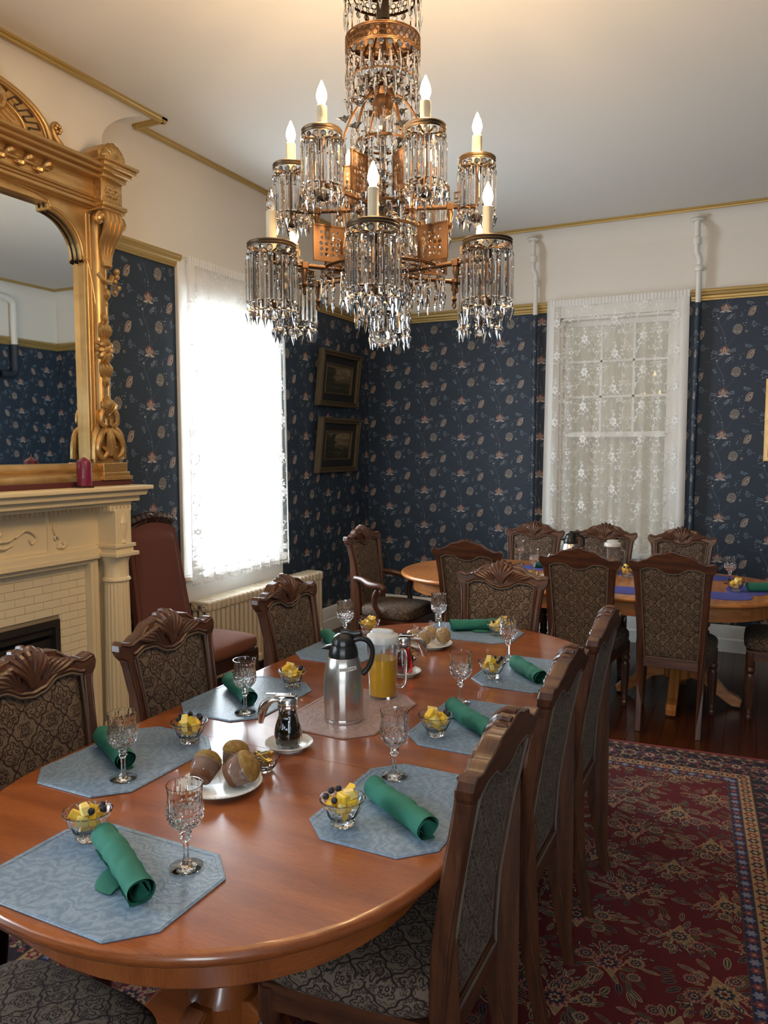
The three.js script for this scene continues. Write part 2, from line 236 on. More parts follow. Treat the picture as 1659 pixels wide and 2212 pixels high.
// persian rug, one picture for the whole 2.75 m x 3.66 m carpet (dye and knots)
const RUGW = 2.75, RUGL = 3.66;
const rugTex = tex(canvas(1536, 2044, (g, W, H) => {
  const k = W / RUGW, r = rng(23), red = '#5e0b14', navy = '#141a34', cream = '#a8916c', rose = '#7e3c42', tan = '#806442', green = '#333d2e', sky = '#3e4a68';
  g.fillStyle = red; g.fillRect(0, 0, W, H);
  const petals = (n, l, w, f, e) => { for (let i = 0; i < n; i++) { g.save(); g.rotate((i / n) * 6.283); g.beginPath(); g.moveTo(0, 0); g.bezierCurveTo(-w, -l * 0.4, -w, -l * 0.8, 0, -l); g.bezierCurveTo(w, -l * 0.8, w, -l * 0.4, 0, 0); g.fillStyle = f; g.fill(); if (e) { g.strokeStyle = e; g.lineWidth = 1.6; g.stroke(); } g.restore(); } };
  const leaf = (x, y, a, l, w, f) => { g.save(); g.translate(x, y); g.rotate(a); g.beginPath(); g.moveTo(0, 0); g.quadraticCurveTo(l * 0.5, -w, l, 0); g.quadraticCurveTo(l * 0.5, w, 0, 0); g.fillStyle = f; g.fill(); g.strokeStyle = navy; g.lineWidth = 1.2; g.stroke(); g.restore(); };
  const spray = (x, y, s, rot, q) => {   // leafy bouquet: dark leaves with pale outlines, a few layered blossoms
    g.save(); g.translate(x, y); g.rotate(rot); g.scale(s, s);
    const darks = [navy, '#2c1a22', '#3a2320', green, '#241c34'];
    const blade = (px, py, a, l, w, f, e) => { g.save(); g.translate(px, py); g.rotate(a); g.beginPath(); g.moveTo(0, 0); g.bezierCurveTo(l * 0.3, -w, l * 0.8, -w * 0.9, l, 0); g.bezierCurveTo(l * 0.8, w * 0.9, l * 0.3, w, 0, 0); g.fillStyle = f; g.fill(); g.strokeStyle = e; g.lineWidth = 1.5; g.stroke(); g.beginPath(); g.moveTo(l * 0.15, 0); g.lineTo(l * 0.85, 0); g.stroke(); g.restore(); };
    for (let i = 0; i < 26; i++) { const a = i * 2.4 + q, d = 12 + (i % 9) * 5.2, px = Math.cos(a) * d * 1.25, py = Math.sin(a) * d * 0.8; blade(px, py, a + (r() - 0.5) * 1.2, 17 + r() * 12, 4 + r() * 3, darks[(i + q) % 5], [cream, tan, '#6d5a48', cream][i % 4]); }
    for (let i = 0; i < 7; i++) { const a = -2.6 + i * 0.36; g.strokeStyle = i % 2 ? tan : cream; g.lineWidth = 2.4; g.beginPath(); g.moveTo(0, 26); g.quadraticCurveTo(Math.cos(a) * 20, Math.sin(a) * 40, Math.cos(a) * 62, Math.sin(a) * 50); g.stroke(); for (let j = 0; j < 3; j++) { const t = 0.6 + j * 0.2; leaf(Math.cos(a) * 62 * t, Math.sin(a) * 50 * t, a + (j % 2 ? 0.8 : -0.8), 12, 4, (i + j) % 3 ? cream : rose); } }
    for (const [fx, fy, fs] of [[2, -6, 1.1], [-36, -12, 0.7], [34, -20, 0.75], [-10, -40, 0.6], [24, 18, 0.6], [-30, 20, 0.55]]) { g.save(); g.translate(fx, fy); g.scale(fs, fs * 0.9); petals(11, 19, 5, (q + (fx | 0)) % 3 ? rose : '#8a6f4e', cream); petals(9, 12, 4, navy, null); petals(7, 8, 2.6, cream, null); g.beginPath(); g.arc(0, 0, 3.5, 0, 7); g.fillStyle = '#4a1418'; g.fill(); g.restore(); }
    g.restore();
  };
  let q = 0;
  for (let y = 60; y < H; y += 128) for (let x = 40; x < W; x += 168) { spray(x + (((y - 60) / 128) % 2) * 84 + (r() - 0.5) * 30, y + (r() - 0.5) * 26, 1.12 + r() * 0.3, (r() - 0.5) * 0.6 + (q % 3 === 0 ? Math.PI : 0), q++); }
  // borders
  const B = [[0, 0.012, red], [0.012, 0.05, '#6b5148'], [0.05, 0.24, '#221a26'], [0.24, 0.30, '#a88a60'], [0.30, 0.345, '#232a4a']];
  const frame = (a, b, c) => { const x0 = a * k, x1 = b * k; g.fillStyle = c; g.fillRect(x0, x0, W - 2 * x0, x1 - x0); g.fillRect(x0, H - x1, W - 2 * x0, x1 - x0); g.fillRect(x0, x0, x1 - x0, H - 2 * x0); g.fillRect(W - x1, x0, x1 - x0, H - 2 * x0); };
  B.forEach((b) => frame(...b));
  const along = (d, step, f) => { const e = d * k, s = step * k; let i = 0; for (let x = e; x < W - e; x += s) { for (const y of [e, H - e]) { g.save(); g.translate(x, y); f(i, y === e ? 0 : Math.PI); g.restore(); } i++; } for (let y = e; y < H - e; y += s) { for (const x of [e, W - e]) { g.save(); g.translate(x, y); f(i, x === e ? -1.57 : 1.57); g.restore(); } i++; } };
  along(0.145, 0.105, (i, a) => { g.rotate(a); for (let j = 0; j < 7; j++) leaf(0, 0, j * 0.9 + i, 42, 9, [cream, tan, rose, '#8d7b66', sky][(i + j) % 5]); petals(9, 27, 9, i % 2 ? cream : rose, navy); petals(9, 16, 5, i % 2 ? rose : '#d0bd98', navy); g.beginPath(); g.arc(0, 0, 6, 0, 7); g.fillStyle = navy; g.fill(); });
  along(0.145, 0.0525, (i, a) => { if (i % 2) { g.rotate(a); for (const s of [-1, 1]) { leaf(0, s * 26, s * 1.0, 30, 8, cream); leaf(0, s * 30, Math.PI - s * 0.8, 28, 8, tan); g.beginPath(); g.arc(10 * s, s * 40, 7, 0, 7); g.fillStyle = rose; g.fill(); } } });
  along(0.03, 0.028, (i) => { petals(5, 8, 3.4, i % 2 ? '#a08a72' : '#3b2b34', null); });
  along(0.27, 0.05, (i, a) => { g.rotate(a); petals(6, 13, 5, i % 2 ? '#6b1f25' : navy, null); petals(6, 7, 3, cream, null); });
  along(0.3225, 0.04, (i, a) => { g.rotate(a); petals(6, 11, 4, i % 2 ? rose : '#7b86a6', null); g.beginPath(); g.arc(0, 0, 3, 0, 7); g.fillStyle = cream; g.fill(); });
  for (const d of [0.05, 0.24, 0.30, 0.345]) { g.strokeStyle = '#4c3a38'; g.lineWidth = 3; g.strokeRect(d * k, d * k, W - 2 * d * k, H - 2 * d * k); }
  for (let i = 0; i < 70000; i++) { g.fillStyle = r() < 0.55 ? 'rgba(10,4,10,0.22)' : 'rgba(220,190,160,0.08)'; g.fillRect(r() * W, r() * H, 3, 1.2); }
}));

// ---------------------------------------------------------------- materials
const lin = (r, g, b) => new THREE.Color().setRGB(r, g, b);
const std = (o) => new THREE.MeshStandardMaterial(o), phy = (o) => new THREE.MeshPhysicalMaterial(o);
const plasterBump = dataTex(256, 256, (u, v) => { const n = 128 + 60 * fbm(u * 12, v * 12, 1, 4); return [n, n, n]; }, false, 1, 1);
const M = {};
M.paper = std({ map: wpTex, roughness: 0.62 });
M.plaster = std({ color: lin(0.74, 0.71, 0.65), roughness: 0.85, bumpMap: plasterBump, bumpScale: 0.0008 });
M.ceiling = std({ color: lin(0.72, 0.70, 0.65), roughness: 0.88, bumpMap: plasterBump, bumpScale: 0.0008 });
M.gilt = std({ color: lin(0.44, 0.31, 0.11), roughness: 0.42, metalness: 0.45 });
M.whitePaint = std({ color: lin(0.80, 0.79, 0.75), roughness: 0.4 });
M.pipeWhite = std({ color: lin(0.74, 0.73, 0.69), roughness: 0.4 });
M.cream = std({ color: lin(0.74, 0.62, 0.40), roughness: 0.42 });
M.creamTile = phy({ color: lin(0.76, 0.66, 0.46), roughness: 0.22, clearcoat: 0.4 });
M.grout = std({ color: lin(0.28, 0.22, 0.14), roughness: 0.9 });
M.iron = std({ color: lin(0.035, 0.030, 0.027), roughness: 0.55, metalness: 0.4 });
M.soot = std({ color: lin(0.012, 0.011, 0.010), roughness: 0.95 });
const gold = dataTex(256, 256, (u, v) => { const n = fbm(u * 8, v * 8, 2, 4); return [194 + 40 * n, 158 + 44 * n, 104 + 44 * n]; });
M.goldFrame = std({ map: gold, roughness: 0.34, metalness: 0.72 });
M.mirror = std({ color: lin(0.80, 0.84, 0.84), roughness: 0.015, metalness: 1 });
M.blackEdge = std({ color: lin(0.01, 0.01, 0.012), roughness: 0.4 });
M.maroonWood = std({ color: lin(0.09, 0.02, 0.02), roughness: 0.5 });
const floorA = woodTex([40, 17, 8], [66, 30, 13], [88, 44, 20], 3, 14, 0.25);
M.floor = [0.8, 0.95, 1.1].map((k) => std({ map: floorA, color: lin(k, k * 0.97, k * 0.92), roughness: 0.26 }));
const tableWood = woodTex([132, 72, 34], [160, 90, 44], [180, 110, 58], 1, 9, 0.14);
M.table = phy({ map: tableWood, color: lin(0.86, 0.78, 0.70), roughness: 0.34, clearcoat: 0.7, clearcoatRoughness: 0.14 });
const oak = woodTex([150, 88, 40], [184, 116, 58], [206, 140, 78], 6, 18, 0.14);
M.oak = phy({ map: oak, roughness: 0.36, clearcoat: 0.5, clearcoatRoughness: 0.2 });
const chairWoodTex = woodTex([52, 28, 17], [82, 46, 26], [106, 62, 34], 8, 20, 0.2);
M.chairWood = phy({ map: chairWoodTex, roughness: 0.42, clearcoat: 0.3, clearcoatRoughness: 0.25 });
M.darkWood = phy({ color: lin(0.035, 0.016, 0.012), roughness: 0.35, clearcoat: 0.4, clearcoatRoughness: 0.25 });
M.fabric = phy({ map: damaskTex, color: lin(0.60, 0.56, 0.55), roughness: 0.9, bumpMap: damaskBump, bumpScale: 0.0012, sheen: 0.25, sheenRoughness: 0.6, sheenColor: lin(0.35, 0.30, 0.25) });
M.gimp = std({ color: lin(0.13, 0.095, 0.07), roughness: 0.85 });
M.redVelvet = phy({ color: lin(0.13, 0.045, 0.038), roughness: 0.9, sheen: 0.5, sheenRoughness: 0.45, sheenColor: lin(0.4, 0.22, 0.18), bumpMap: pileTex, bumpScale: 0.0008 });
M.tanVelvet = phy({ color: lin(0.17, 0.06, 0.035), roughness: 0.85, sheen: 0.5, sheenRoughness: 0.4, sheenColor: lin(0.5, 0.3, 0.22), bumpMap: pileTex, bumpScale: 0.001 });
M.lace = phy({ color: lin(0.86, 0.86, 0.84), roughness: 1, transmission: 0.12, alphaMap: laceTex, transparent: true, side: THREE.DoubleSide });
M.laceEdge = phy({ color: lin(0.86, 0.86, 0.84), roughness: 1, transmission: 0.12, alphaMap: laceEdge, transparent: true, side: THREE.DoubleSide });
M.laceBand = phy({ color: lin(0.86, 0.86, 0.84), roughness: 1, transmission: 0.12, opacity: 0.78, transparent: true, side: THREE.DoubleSide });
M.pane = phy({ color: lin(1, 1, 1), roughness: 0, transmission: 1, ior: 1.5 });
M.blind = phy({ color: lin(0.50, 0.45, 0.36), roughness: 1, transmission: 0.06, side: THREE.DoubleSide });
M.rug = std({ map: rugTex, color: lin(0.78, 0.72, 0.72), roughness: 0.97, bumpMap: pileTex, bumpScale: 0.002 });
M.rugFringe = std({ color: lin(0.30, 0.05, 0.06), roughness: 0.95 });
M.crystal = phy({ color: lin(1, 1, 1), roughness: 0.0, transmission: 1, ior: 1.58, thickness: 0.01 });
M.glass = phy({ color: lin(1, 1, 1), roughness: 0.01, transmission: 1, ior: 1.5, thickness: 0.005 });
M.brass = std({ color: lin(0.10, 0.052, 0.025), roughness: 0.4, metalness: 0.85 });
M.darkBrass = std({ color: lin(0.11, 0.075, 0.045), roughness: 0.42, metalness: 0.8 });
M.candleSleeve = std({ color: lin(0.62, 0.52, 0.36), roughness: 0.6 });
M.bulb = std({ color: lin(1, 0.8, 0.5), emissive: lin(1, 0.66, 0.30), emissiveIntensity: 22, roughness: 0.4 });
M.mat = phy({ map: moire([108, 132, 156], [144, 164, 184], 3), bumpMap: moireBump, bumpScale: 0.00035, roughness: 0.38, sheen: 0.2 });
M.mat.map.repeat.set(3.3, 3.3); moireBump.repeat.set(3.3, 3.3);
M.pinkMat = phy({ map: moire([150, 122, 116], [178, 150, 142], 6), bumpMap: moireBump, bumpScale: 0.00035, roughness: 0.38, sheen: 0.2 });
M.pinkMat.map.repeat.set(3.3, 3.3);
M.blueMat = std({ color: lin(0.075, 0.085, 0.36), roughness: 0.8, bumpMap: pileTex, bumpScale: 0.001 });
M.napkin = phy({ color: lin(0.02, 0.165, 0.112), roughness: 0.8, sheen: 0.4, sheenColor: lin(0.1, 0.4, 0.3), sheenRoughness: 0.5, bumpMap: pileTex, bumpScale: 0.0003 });
M.plate = phy({ color: lin(0.80, 0.77, 0.70), roughness: 0.32, clearcoat: 0.2 });
M.chrome = std({ color: lin(0.78, 0.78, 0.78), roughness: 0.12, metalness: 1 });
M.steel = phy({ color: lin(0.70, 0.67, 0.62), roughness: 0.28, metalness: 1, anisotropy: 0.6 });
M.blackPlastic = phy({ color: lin(0.012, 0.012, 0.013), roughness: 0.32 });
M.pineapple = phy({ color: lin(0.90, 0.58, 0.05), roughness: 0.35, clearcoat: 0.4 });
M.banana = phy({ color: lin(0.90, 0.70, 0.20), roughness: 0.4, clearcoat: 0.3 });
M.blueberry = std({ color: lin(0.010, 0.010, 0.022), roughness: 0.45 });
M.juice = std({ color: lin(0.95, 0.50, 0.012), roughness: 0.3 });
M.syrup = phy({ color: lin(0.016, 0.003, 0.002), roughness: 0.1 });
M.redSyrup = phy({ color: lin(0.12, 0.004, 0.003), roughness: 0.1 });
M.clearPlastic = phy({ color: lin(1, 1, 1), roughness: 0.03, transmission: 1, ior: 1.45, thickness: 0.003 });
M.whitePlastic = phy({ color: lin(0.80, 0.80, 0.78), roughness: 0.35, transmission: 0.2 });
const crust = dataTex(256, 256, (u, v) => { const n = fbm(u * 10, v * 10, 3, 4), s = noise.noise(u * 60, v * 60, 2) > 0.35 ? 40 : 0; return [186 + 60 * n + s * 0.4, 144 + 70 * n + s * 0.6, 72 + 60 * n + s * 0.4]; });
M.crust = std({ map: crust, roughness: 0.75, bumpMap: pileTex, bumpScale: 0.002 });
M.brownBread = std({ color: lin(0.24, 0.09, 0.035), roughness: 0.7, bumpMap: pileTex, bumpScale: 0.002 });
M.film = phy({ color: lin(1, 1, 1), roughness: 0.08, transmission: 0.94, ior: 1.4, side: THREE.DoubleSide });
M.foil = std({ color: lin(0.72, 0.50, 0.14), roughness: 0.28, metalness: 0.9 });
M.foilPrint = std({ color: lin(0.02, 0.06, 0.03), roughness: 0.5 });
M.purpleWax = phy({ color: lin(0.17, 0.012, 0.045), roughness: 0.35, clearcoat: 0.3 });
M.wick = std({ color: lin(0.6, 0.55, 0.5), roughness: 0.9 });
M.radiator = std({ color: lin(0.66, 0.57, 0.43), roughness: 0.4, metalness: 0.1 });
M.agedFrame = std({ color: lin(0.10, 0.075, 0.04), roughness: 0.45, metalness: 0.35 });
M.darkLiner = std({ color: lin(0.012, 0.012, 0.014), roughness: 0.5 });
// ---------------------------------------------------------------- room shell
const XL = -3.464, XR = 1.19, ZB = -6.692, ZN = 1.99, HC = 3.48, RAIL = 2.80, BASE = 0.215, TH = 0.16, CV = 0.18;
function cells(u0, u1, y0, y1, holes) {
  const us = [u0, u1], ys = [y0, y1];
  for (const h of holes) { us.push(h[0], h[1]); ys.push(h[2], h[3]); }
  const su = [...new Set(us.filter((u) => u >= u0 && u <= u1))].sort((a, b) => a - b), sy = [...new Set(ys.filter((y) => y >= y0 && y <= y1))].sort((a, b) => a - b), out = [];
  for (let i = 0; i + 1 < su.length; i++) for (let j = 0; j + 1 < sy.length; j++) {
    const cu = (su[i] + su[i + 1]) / 2, cy = (sy[j] + sy[j + 1]) / 2;
    if (!holes.some((h) => cu > h[0] && cu < h[1] && cy > h[2] && cy < h[3])) out.push([su[i], su[i + 1], sy[j], sy[j + 1]]);
  }
  return out;
}
const slab = (u0, u1, y0, y1, holes, th = TH) => uvm(merge(cells(u0, u1, y0, y1, holes).map((c) => boxAt(c[0], c[1], c[2], c[3], -th, 0))));
// cove from the wall to the ceiling, solid behind its curve; profile in (z out of the wall, y)
function cove(u0, u1) {
  const p = [[0, HC]]; for (let i = 0; i <= 10; i++) { const a = (i / 10) * Math.PI / 2; p.push([CV - CV * Math.cos(a), HC - CV + CV * Math.sin(a)]); }
  const pts = p.map(([z, y]) => [z, y]); // local: x = out, y = up
  return smooth(prism(pts, u1 - u0), 0.5).rotateY(-Math.PI / 2).translate(u1, 0, 0);
}
function alongWall(profile, u0, u1) { return prism(profile, u1 - u0).rotateY(-Math.PI / 2).translate(u1, 0, 0); }
const railProfile = [[0, RAIL], [0.012, RAIL], [0.014, RAIL + 0.012], [0.022, RAIL + 0.016], [0.024, RAIL + 0.032], [0.034, RAIL + 0.040], [0.040, RAIL + 0.058], [0.046, RAIL + 0.064], [0.046, RAIL + 0.078], [0.020, RAIL + 0.088], [0, RAIL + 0.088]];
const baseProfile = [[0, 0], [0.03, 0], [0.03, 0.10], [0.022, 0.112], [0.022, 0.185], [0.014, 0.205], [0.004, 0.215], [0, 0.215]];
function place(o, side) {
  if (side === 'left') { o.position.set(XL, 0, 0); o.rotation.y = Math.PI / 2; } else if (side === 'back') o.position.set(0, 0, ZB);
  else if (side === 'right') { o.position.set(XR, 0, 0); o.rotation.y = -Math.PI / 2; } else { o.position.set(0, 0, ZN); o.rotation.y = Math.PI; }
  return o;
}
// window openings in wall coordinates (u0, u1, y0, y1); W2 is out of view
const W1 = [4.06, 5.06, 0.78, 2.62], W2 = [-0.47, 0.64, 0.78, 2.62], WB = [-1.60, -0.67, 0.70, 2.74];
function wall(side, u0, u1, holes) {
  const w = place(struct(`wall_${side}`), side);
  mesh('wallpaper', slab(u0, u1, 0, RAIL + 0.04, holes), M.paper, w);
  mesh('frieze', slab(u0, u1, RAIL + 0.04, HC + TH, holes), M.plaster, w);
  mesh('cove', uvm(cove(u0, u1)), M.plaster, w);
  return w;
}
wall('left', -ZN - TH, -ZB + TH, [W1, W2]);
wall('back', XL - TH, XR + TH, [WB]);
wall('right', ZB - TH, ZN + TH, []);
const W4 = [-0.98, -0.04, 0.78, 2.62];  // unseen front window, lets light in from behind the camera
wall('front', -XR - TH, -XL + TH, [W4]);
structMesh('ceiling', uvm(boxAt(XL - TH, XR + TH, HC, HC + TH, ZB - TH, ZN + TH)), M.ceiling);
// picture rails and baseboards, broken at the windows and the chimney breast
const BR = { z0: -3.20, z1: -1.50, x: -3.28 }, CS = 0.275;   // chimney breast
let trimN = 0;
function trim(profile, side, spans, mat, base) {
  const t = place(struct(base ? `baseboard_${side}` : `trim_${++trimN}`), side);
  spans.forEach(([a, b]) => mesh(base ? 'board' : 'moulding', smooth(alongWall(profile, a, b), 0.4), mat, t)); return t;
}
trim(railProfile, 'left', [[-ZN, -0.56], [0.73, 1.50], [3.20, 3.99], [5.13, -ZB]], M.gilt);
trim(railProfile, 'back', [[XL, -1.71], [-0.56, XR]], M.gilt);
trim(railProfile, 'right', [[ZB, ZN]], M.gilt); trim(railProfile, 'front', [[-XR, -1.08], [0.06, -XL]], M.gilt);
trim(baseProfile, 'left', [[-ZN, 1.50], [3.20, -ZB]], M.whitePaint, true);
trim(baseProfile, 'back', [[XL, XR]], M.whitePaint, true); trim(baseProfile, 'right', [[ZB, ZN]], M.whitePaint, true); trim(baseProfile, 'front', [[-XR, -XL]], M.whitePaint, true);
// gilt bead round the flat of the ceiling
{
  const t = struct(`trim_${++trimN}`), h = 0.026, w = 0.042;
  const bead = [[-w / 2, HC], [-w / 2, HC - h * 0.5], [-w * 0.28, HC - h * 0.62], [-w * 0.2, HC - h], [w * 0.2, HC - h], [w * 0.28, HC - h * 0.62], [w / 2, HC - h * 0.5], [w / 2, HC]];
  const run = (x0, z0, x1, z1) => { const L = Math.hypot(x1 - x0, z1 - z0) + w; const g = prism(bead, L).translate(0, 0, -L / 2); const m = mesh('moulding', g, M.gilt, t); m.position.set((x0 + x1) / 2, 0, (z0 + z1) / 2); m.rotation.y = Math.atan2(x1 - x0, z1 - z0); };
  const a = XL + CV, b = BR.x + CV, c = XR - CV, zb = ZB + CV, zn = ZN - CV, jz0 = BR.z0 - CS, jz1 = BR.z1 + CS;
  run(a, zb, a, jz0); run(a, jz0, b, jz0); run(b, jz0, b, jz1); run(b, jz1, a, jz1); run(a, jz1, a, zn); run(a, zn, c, zn); run(c, zn, c, zb); run(c, zb, a, zb);
}
// chimney breast
{
  const w = struct('wall_chimney'); w.position.set(BR.x, 0, 0); w.rotation.y = Math.PI / 2;
  const d = BR.x - XL;
  mesh('wallpaper', uvm(boxAt(-BR.z1, -BR.z0, 0, RAIL + 0.04, -d, 0)), M.paper, w);
  mesh('frieze', uvm(boxAt(-BR.z1, -BR.z0, RAIL + 0.04, HC, -d, 0)), M.plaster, w);
  const rows = 12, ct = grid(3, rows, (u, v) => { const a = v * Math.PI / 2, f = CV * (1 - Math.cos(a)), s = CS * (1 - Math.cos(a)), y = HC - CV + CV * Math.sin(a), k = Math.round(u * 3); return [k < 2 ? -BR.z1 - s : -BR.z0 + s, y, k === 0 || k === 3 ? -d : f]; });
  mesh('cove', uvm(smooth(ct, 0.5)), M.plaster, w);
  const t = struct(`trim_${++trimN}`); t.position.copy(w.position); t.rotation.copy(w.rotation);
  mesh('moulding', smooth(alongWall(railProfile, -BR.z1 - 0.046, -BR.z0 + 0.046), 0.4), M.gilt, t);
  const s = smooth(prism(railProfile, d), 0.4);
  const r1 = mesh('moulding', s, M.gilt, t); r1.rotation.y = 0; r1.position.set(-BR.z0, 0, -d);
}
// floor: sub-floor and separate boards running in depth
{
  const f = struct('floor');
  mesh('subfloor', uvm(boxAt(XL - TH, XR + TH, -0.14, -0.022, ZB - TH, ZN + TH)), M.soot, f);
  const w = 0.083, r = rng(4); let i = 0;
  const proto = {};
  for (let x = XL; x < XR - 0.001; x += w, i++) {
    const ww = Math.min(w, XR - x) - 0.0015; let z = ZB;
    while (z < ZN - 0.001) {
      let len = 2.6 + Math.floor(r() * 4) * 0.45; if (z + len > ZN - 0.6) len = ZN - z;
      const key = ww.toFixed(4) + '_' + len.toFixed(3), k = (i * 7 + Math.floor(r() * 3)) % 3;
      const g = (proto[key] ??= uvm(boxAt(0, ww, -0.022, 0, 0, len - 0.0015), 'z'));
      const m = mesh('floorboard', g, M.floor[k], f); m.position.set(x, 0, z); z += len;
    }
  }
}
// ---------------------------------------------------------------- windows
function sash(parent, x0, x1, y0, y1, z, cols, rows) {
  const s = part('sash', parent), st = 0.045, d = 0.035;
  mesh('stile', rbox(st, y1 - y0, d, 0.004, x0 + st / 2, (y0 + y1) / 2, z), M.whitePaint, s); mesh('stile', rbox(st, y1 - y0, d, 0.004, x1 - st / 2, (y0 + y1) / 2, z), M.whitePaint, s);
  mesh('rail', rbox(x1 - x0 - 2 * st, st, d, 0.004, (x0 + x1) / 2, y0 + st / 2, z), M.whitePaint, s); mesh('rail', rbox(x1 - x0 - 2 * st, st, d, 0.004, (x0 + x1) / 2, y1 - st / 2, z), M.whitePaint, s);
  const a0 = x0 + st, a1 = x1 - st, b0 = y0 + st, b1 = y1 - st, mw = 0.018;
  for (let i = 1; i < cols; i++) mesh('muntin', box(mw, b1 - b0, d * 0.8, lerp(a0, a1, i / cols), (b0 + b1) / 2, z), M.whitePaint, s);
  for (let j = 1; j < rows; j++) mesh('muntin', box(a1 - a0, mw, d * 0.8, (a0 + a1) / 2, lerp(b0, b1, j / rows), z), M.whitePaint, s);
  for (let i = 0; i < cols; i++) for (let j = 0; j < rows; j++) mesh('pane', new THREE.PlaneGeometry((a1 - a0) / cols - mw, (b1 - b0) / rows - mw).translate(lerp(a0, a1, (i + 0.5) / cols), lerp(b0, b1, (j + 0.5) / rows), z), M.pane, s);
}
function windowAt(n, side, o, cols, rows) {
  const w = place(struct(`window_${n}`), side), [u0, u1, y0, y1] = o, cw = 0.095, m = (y0 + y1) / 2 + 0.03, hc = 2.86 - y1;
  mesh('casing', rbox(cw, y1 - y0 + hc, 0.03, 0.006, u0 - cw / 2, (y0 + y1 + hc) / 2, 0.013), M.whitePaint, w); mesh('casing', rbox(cw, y1 - y0 + hc, 0.03, 0.006, u1 + cw / 2, (y0 + y1 + hc) / 2, 0.013), M.whitePaint, w);
  mesh('head_casing', rbox(u1 - u0, hc, 0.03, 0.006, (u0 + u1) / 2, y1 + hc / 2, 0.013), M.whitePaint, w);
  mesh('sill', rbox(u1 - u0 + 0.24, 0.03, 0.09, 0.008, (u0 + u1) / 2, y0 - 0.015, 0.02), M.whitePaint, w);
  mesh('apron', rbox(u1 - u0 + 0.18, 0.16, 0.024, 0.004, (u0 + u1) / 2, y0 - 0.11, 0.011), M.whitePaint, w);
  for (const [a, b] of [[u0, u0 + 0.02], [u1 - 0.02, u1]]) mesh('jamb', boxAt(a, b, y0, y1, -TH, 0), M.whitePaint, w);
  mesh('jamb', boxAt(u0, u1, y1 - 0.02, y1, -TH, 0), M.whitePaint, w);
  sash(w, u0 + 0.02, u1 - 0.02, m - 0.02, y1 - 0.02, -0.10, cols, rows);
  sash(w, u0 + 0.02, u1 - 0.02, y0, m + 0.025, -0.062, 1, 1);
  return w;
}
windowAt(1, 'left', W1, 1, 1); windowAt(2, 'left', W2, 1, 1); windowAt(4, 'front', W4, 1, 1); { const w3 = windowAt(3, 'back', WB, 3, 3);   // beige drape closed behind the panes; second left and front windows are unseen
  mesh('drape', grid(120, 2, (u, v) => [lerp(WB[0] - 0.05, WB[1] + 0.05, u), lerp(WB[2] - 0.1, WB[3] + 0.1, v), -TH - 0.06 - 0.02 * Math.sin(u * 42 + 2 * Math.sin(u * 9)) - 0.008 * Math.sin(u * 90)]), M.blind, w3); }
// lace curtains: gathered head, plain field and heavier scalloped foot
function curtain(side, u0, u1, y0, y1, label, folds, seed, out = 0.075) {
  const c = thing('lace_curtain', label, 'curtain', [0, 0, 0], 0, 'lace window curtains'); place(c, side);
  const r = rng(seed), ph = [r() * 6, r() * 6, r() * 6], W = u1 - u0;
  const f = (u, y) => { const t = clamp((y1 - y) / (y1 - y0)), amp = 0.006 + 0.016 * t; return out + amp * Math.sin(u * folds * 6.283 + ph[0] + 0.8 * Math.sin(u * 7 + ph[1])) + 0.012 * t * Math.sin(u * 11 + ph[2]) + 0.02 * t; };
  const wide = (t, u) => lerp(u0, u1, u) + (u - 0.5) * 0.03 * t;
  const sheet = (ya, yb, nu, nv, uvf, foot) => { const g = grid(nu, nv, (u, v) => { let y = lerp(ya, yb, v); if (foot && v === 0) y += 0.018 * Math.abs(Math.sin(u * Math.PI * 8)) ; const t = (y1 - y) / (y1 - y0); return [wide(t, u), y, f(u, y)]; }); const p = g.attributes.position, q = g.attributes.uv; for (let i = 0; i < p.count; i++) { const u = q.getX(i), v = q.getY(i); q.setXY(i, ...uvf(u * W * 1.18, p.getY(i), v)); } return g; };
  const edge = 0.40;
  mesh('net', sheet(y0 + edge, y1 - 0.05, 160, 24, (u, y) => [u, y]), M.lace, c);
  mesh('lace_border', sheet(y0, y0 + edge, 160, 8, (u, y, v) => [u, v * 0.985 + 0.008], true), M.laceEdge, c);
  mesh('gathered_heading', grid(300, 4, (u, v) => { const y = lerp(y1 - 0.05, y1 + 0.004, v); return [lerp(u0, u1, u), y, out + 0.0022 * Math.sin(u * 260) + 0.004 * Math.sin(v * 3.14)]; }), M.laceBand, c);
  for (const s of [0, 1]) mesh('side_hem', grid(4, 24, (q, v) => { const u = s ? 1 - q * 0.055 : q * 0.055, y = lerp(y0 + 0.02, y1 - 0.05, v), t = (y1 - y) / (y1 - y0); return [wide(t, u), y, f(u, y) + 0.003]; }), M.laceBand, c);
  mesh('rod', new THREE.CylinderGeometry(0.006, 0.006, W, 10).rotateZ(Math.PI / 2).translate((u0 + u1) / 2, y1 - 0.015, out - 0.004), M.whitePaint, c);
  for (const s of [u0 + 0.01, u1 - 0.01]) mesh('rod_return', box(0.012, 0.02, out, s, y1 - 0.015, out / 2), M.whitePaint, c);
  return c;
}
curtain('left', 4.0, 5.13, 0.71, 2.875, 'sunlit white lace curtain over the radiator beside the fireplace', 9, 3);
curtain('left', -0.53, 0.70, 0.71, 2.875, 'white lace curtain on the near side of the fireplace, outside the picture', 9, 8);
curtain('back', -1.70, -0.565, 0.45, 2.88, 'white floral lace curtain over the dim beige window behind the far table', 8, 5);

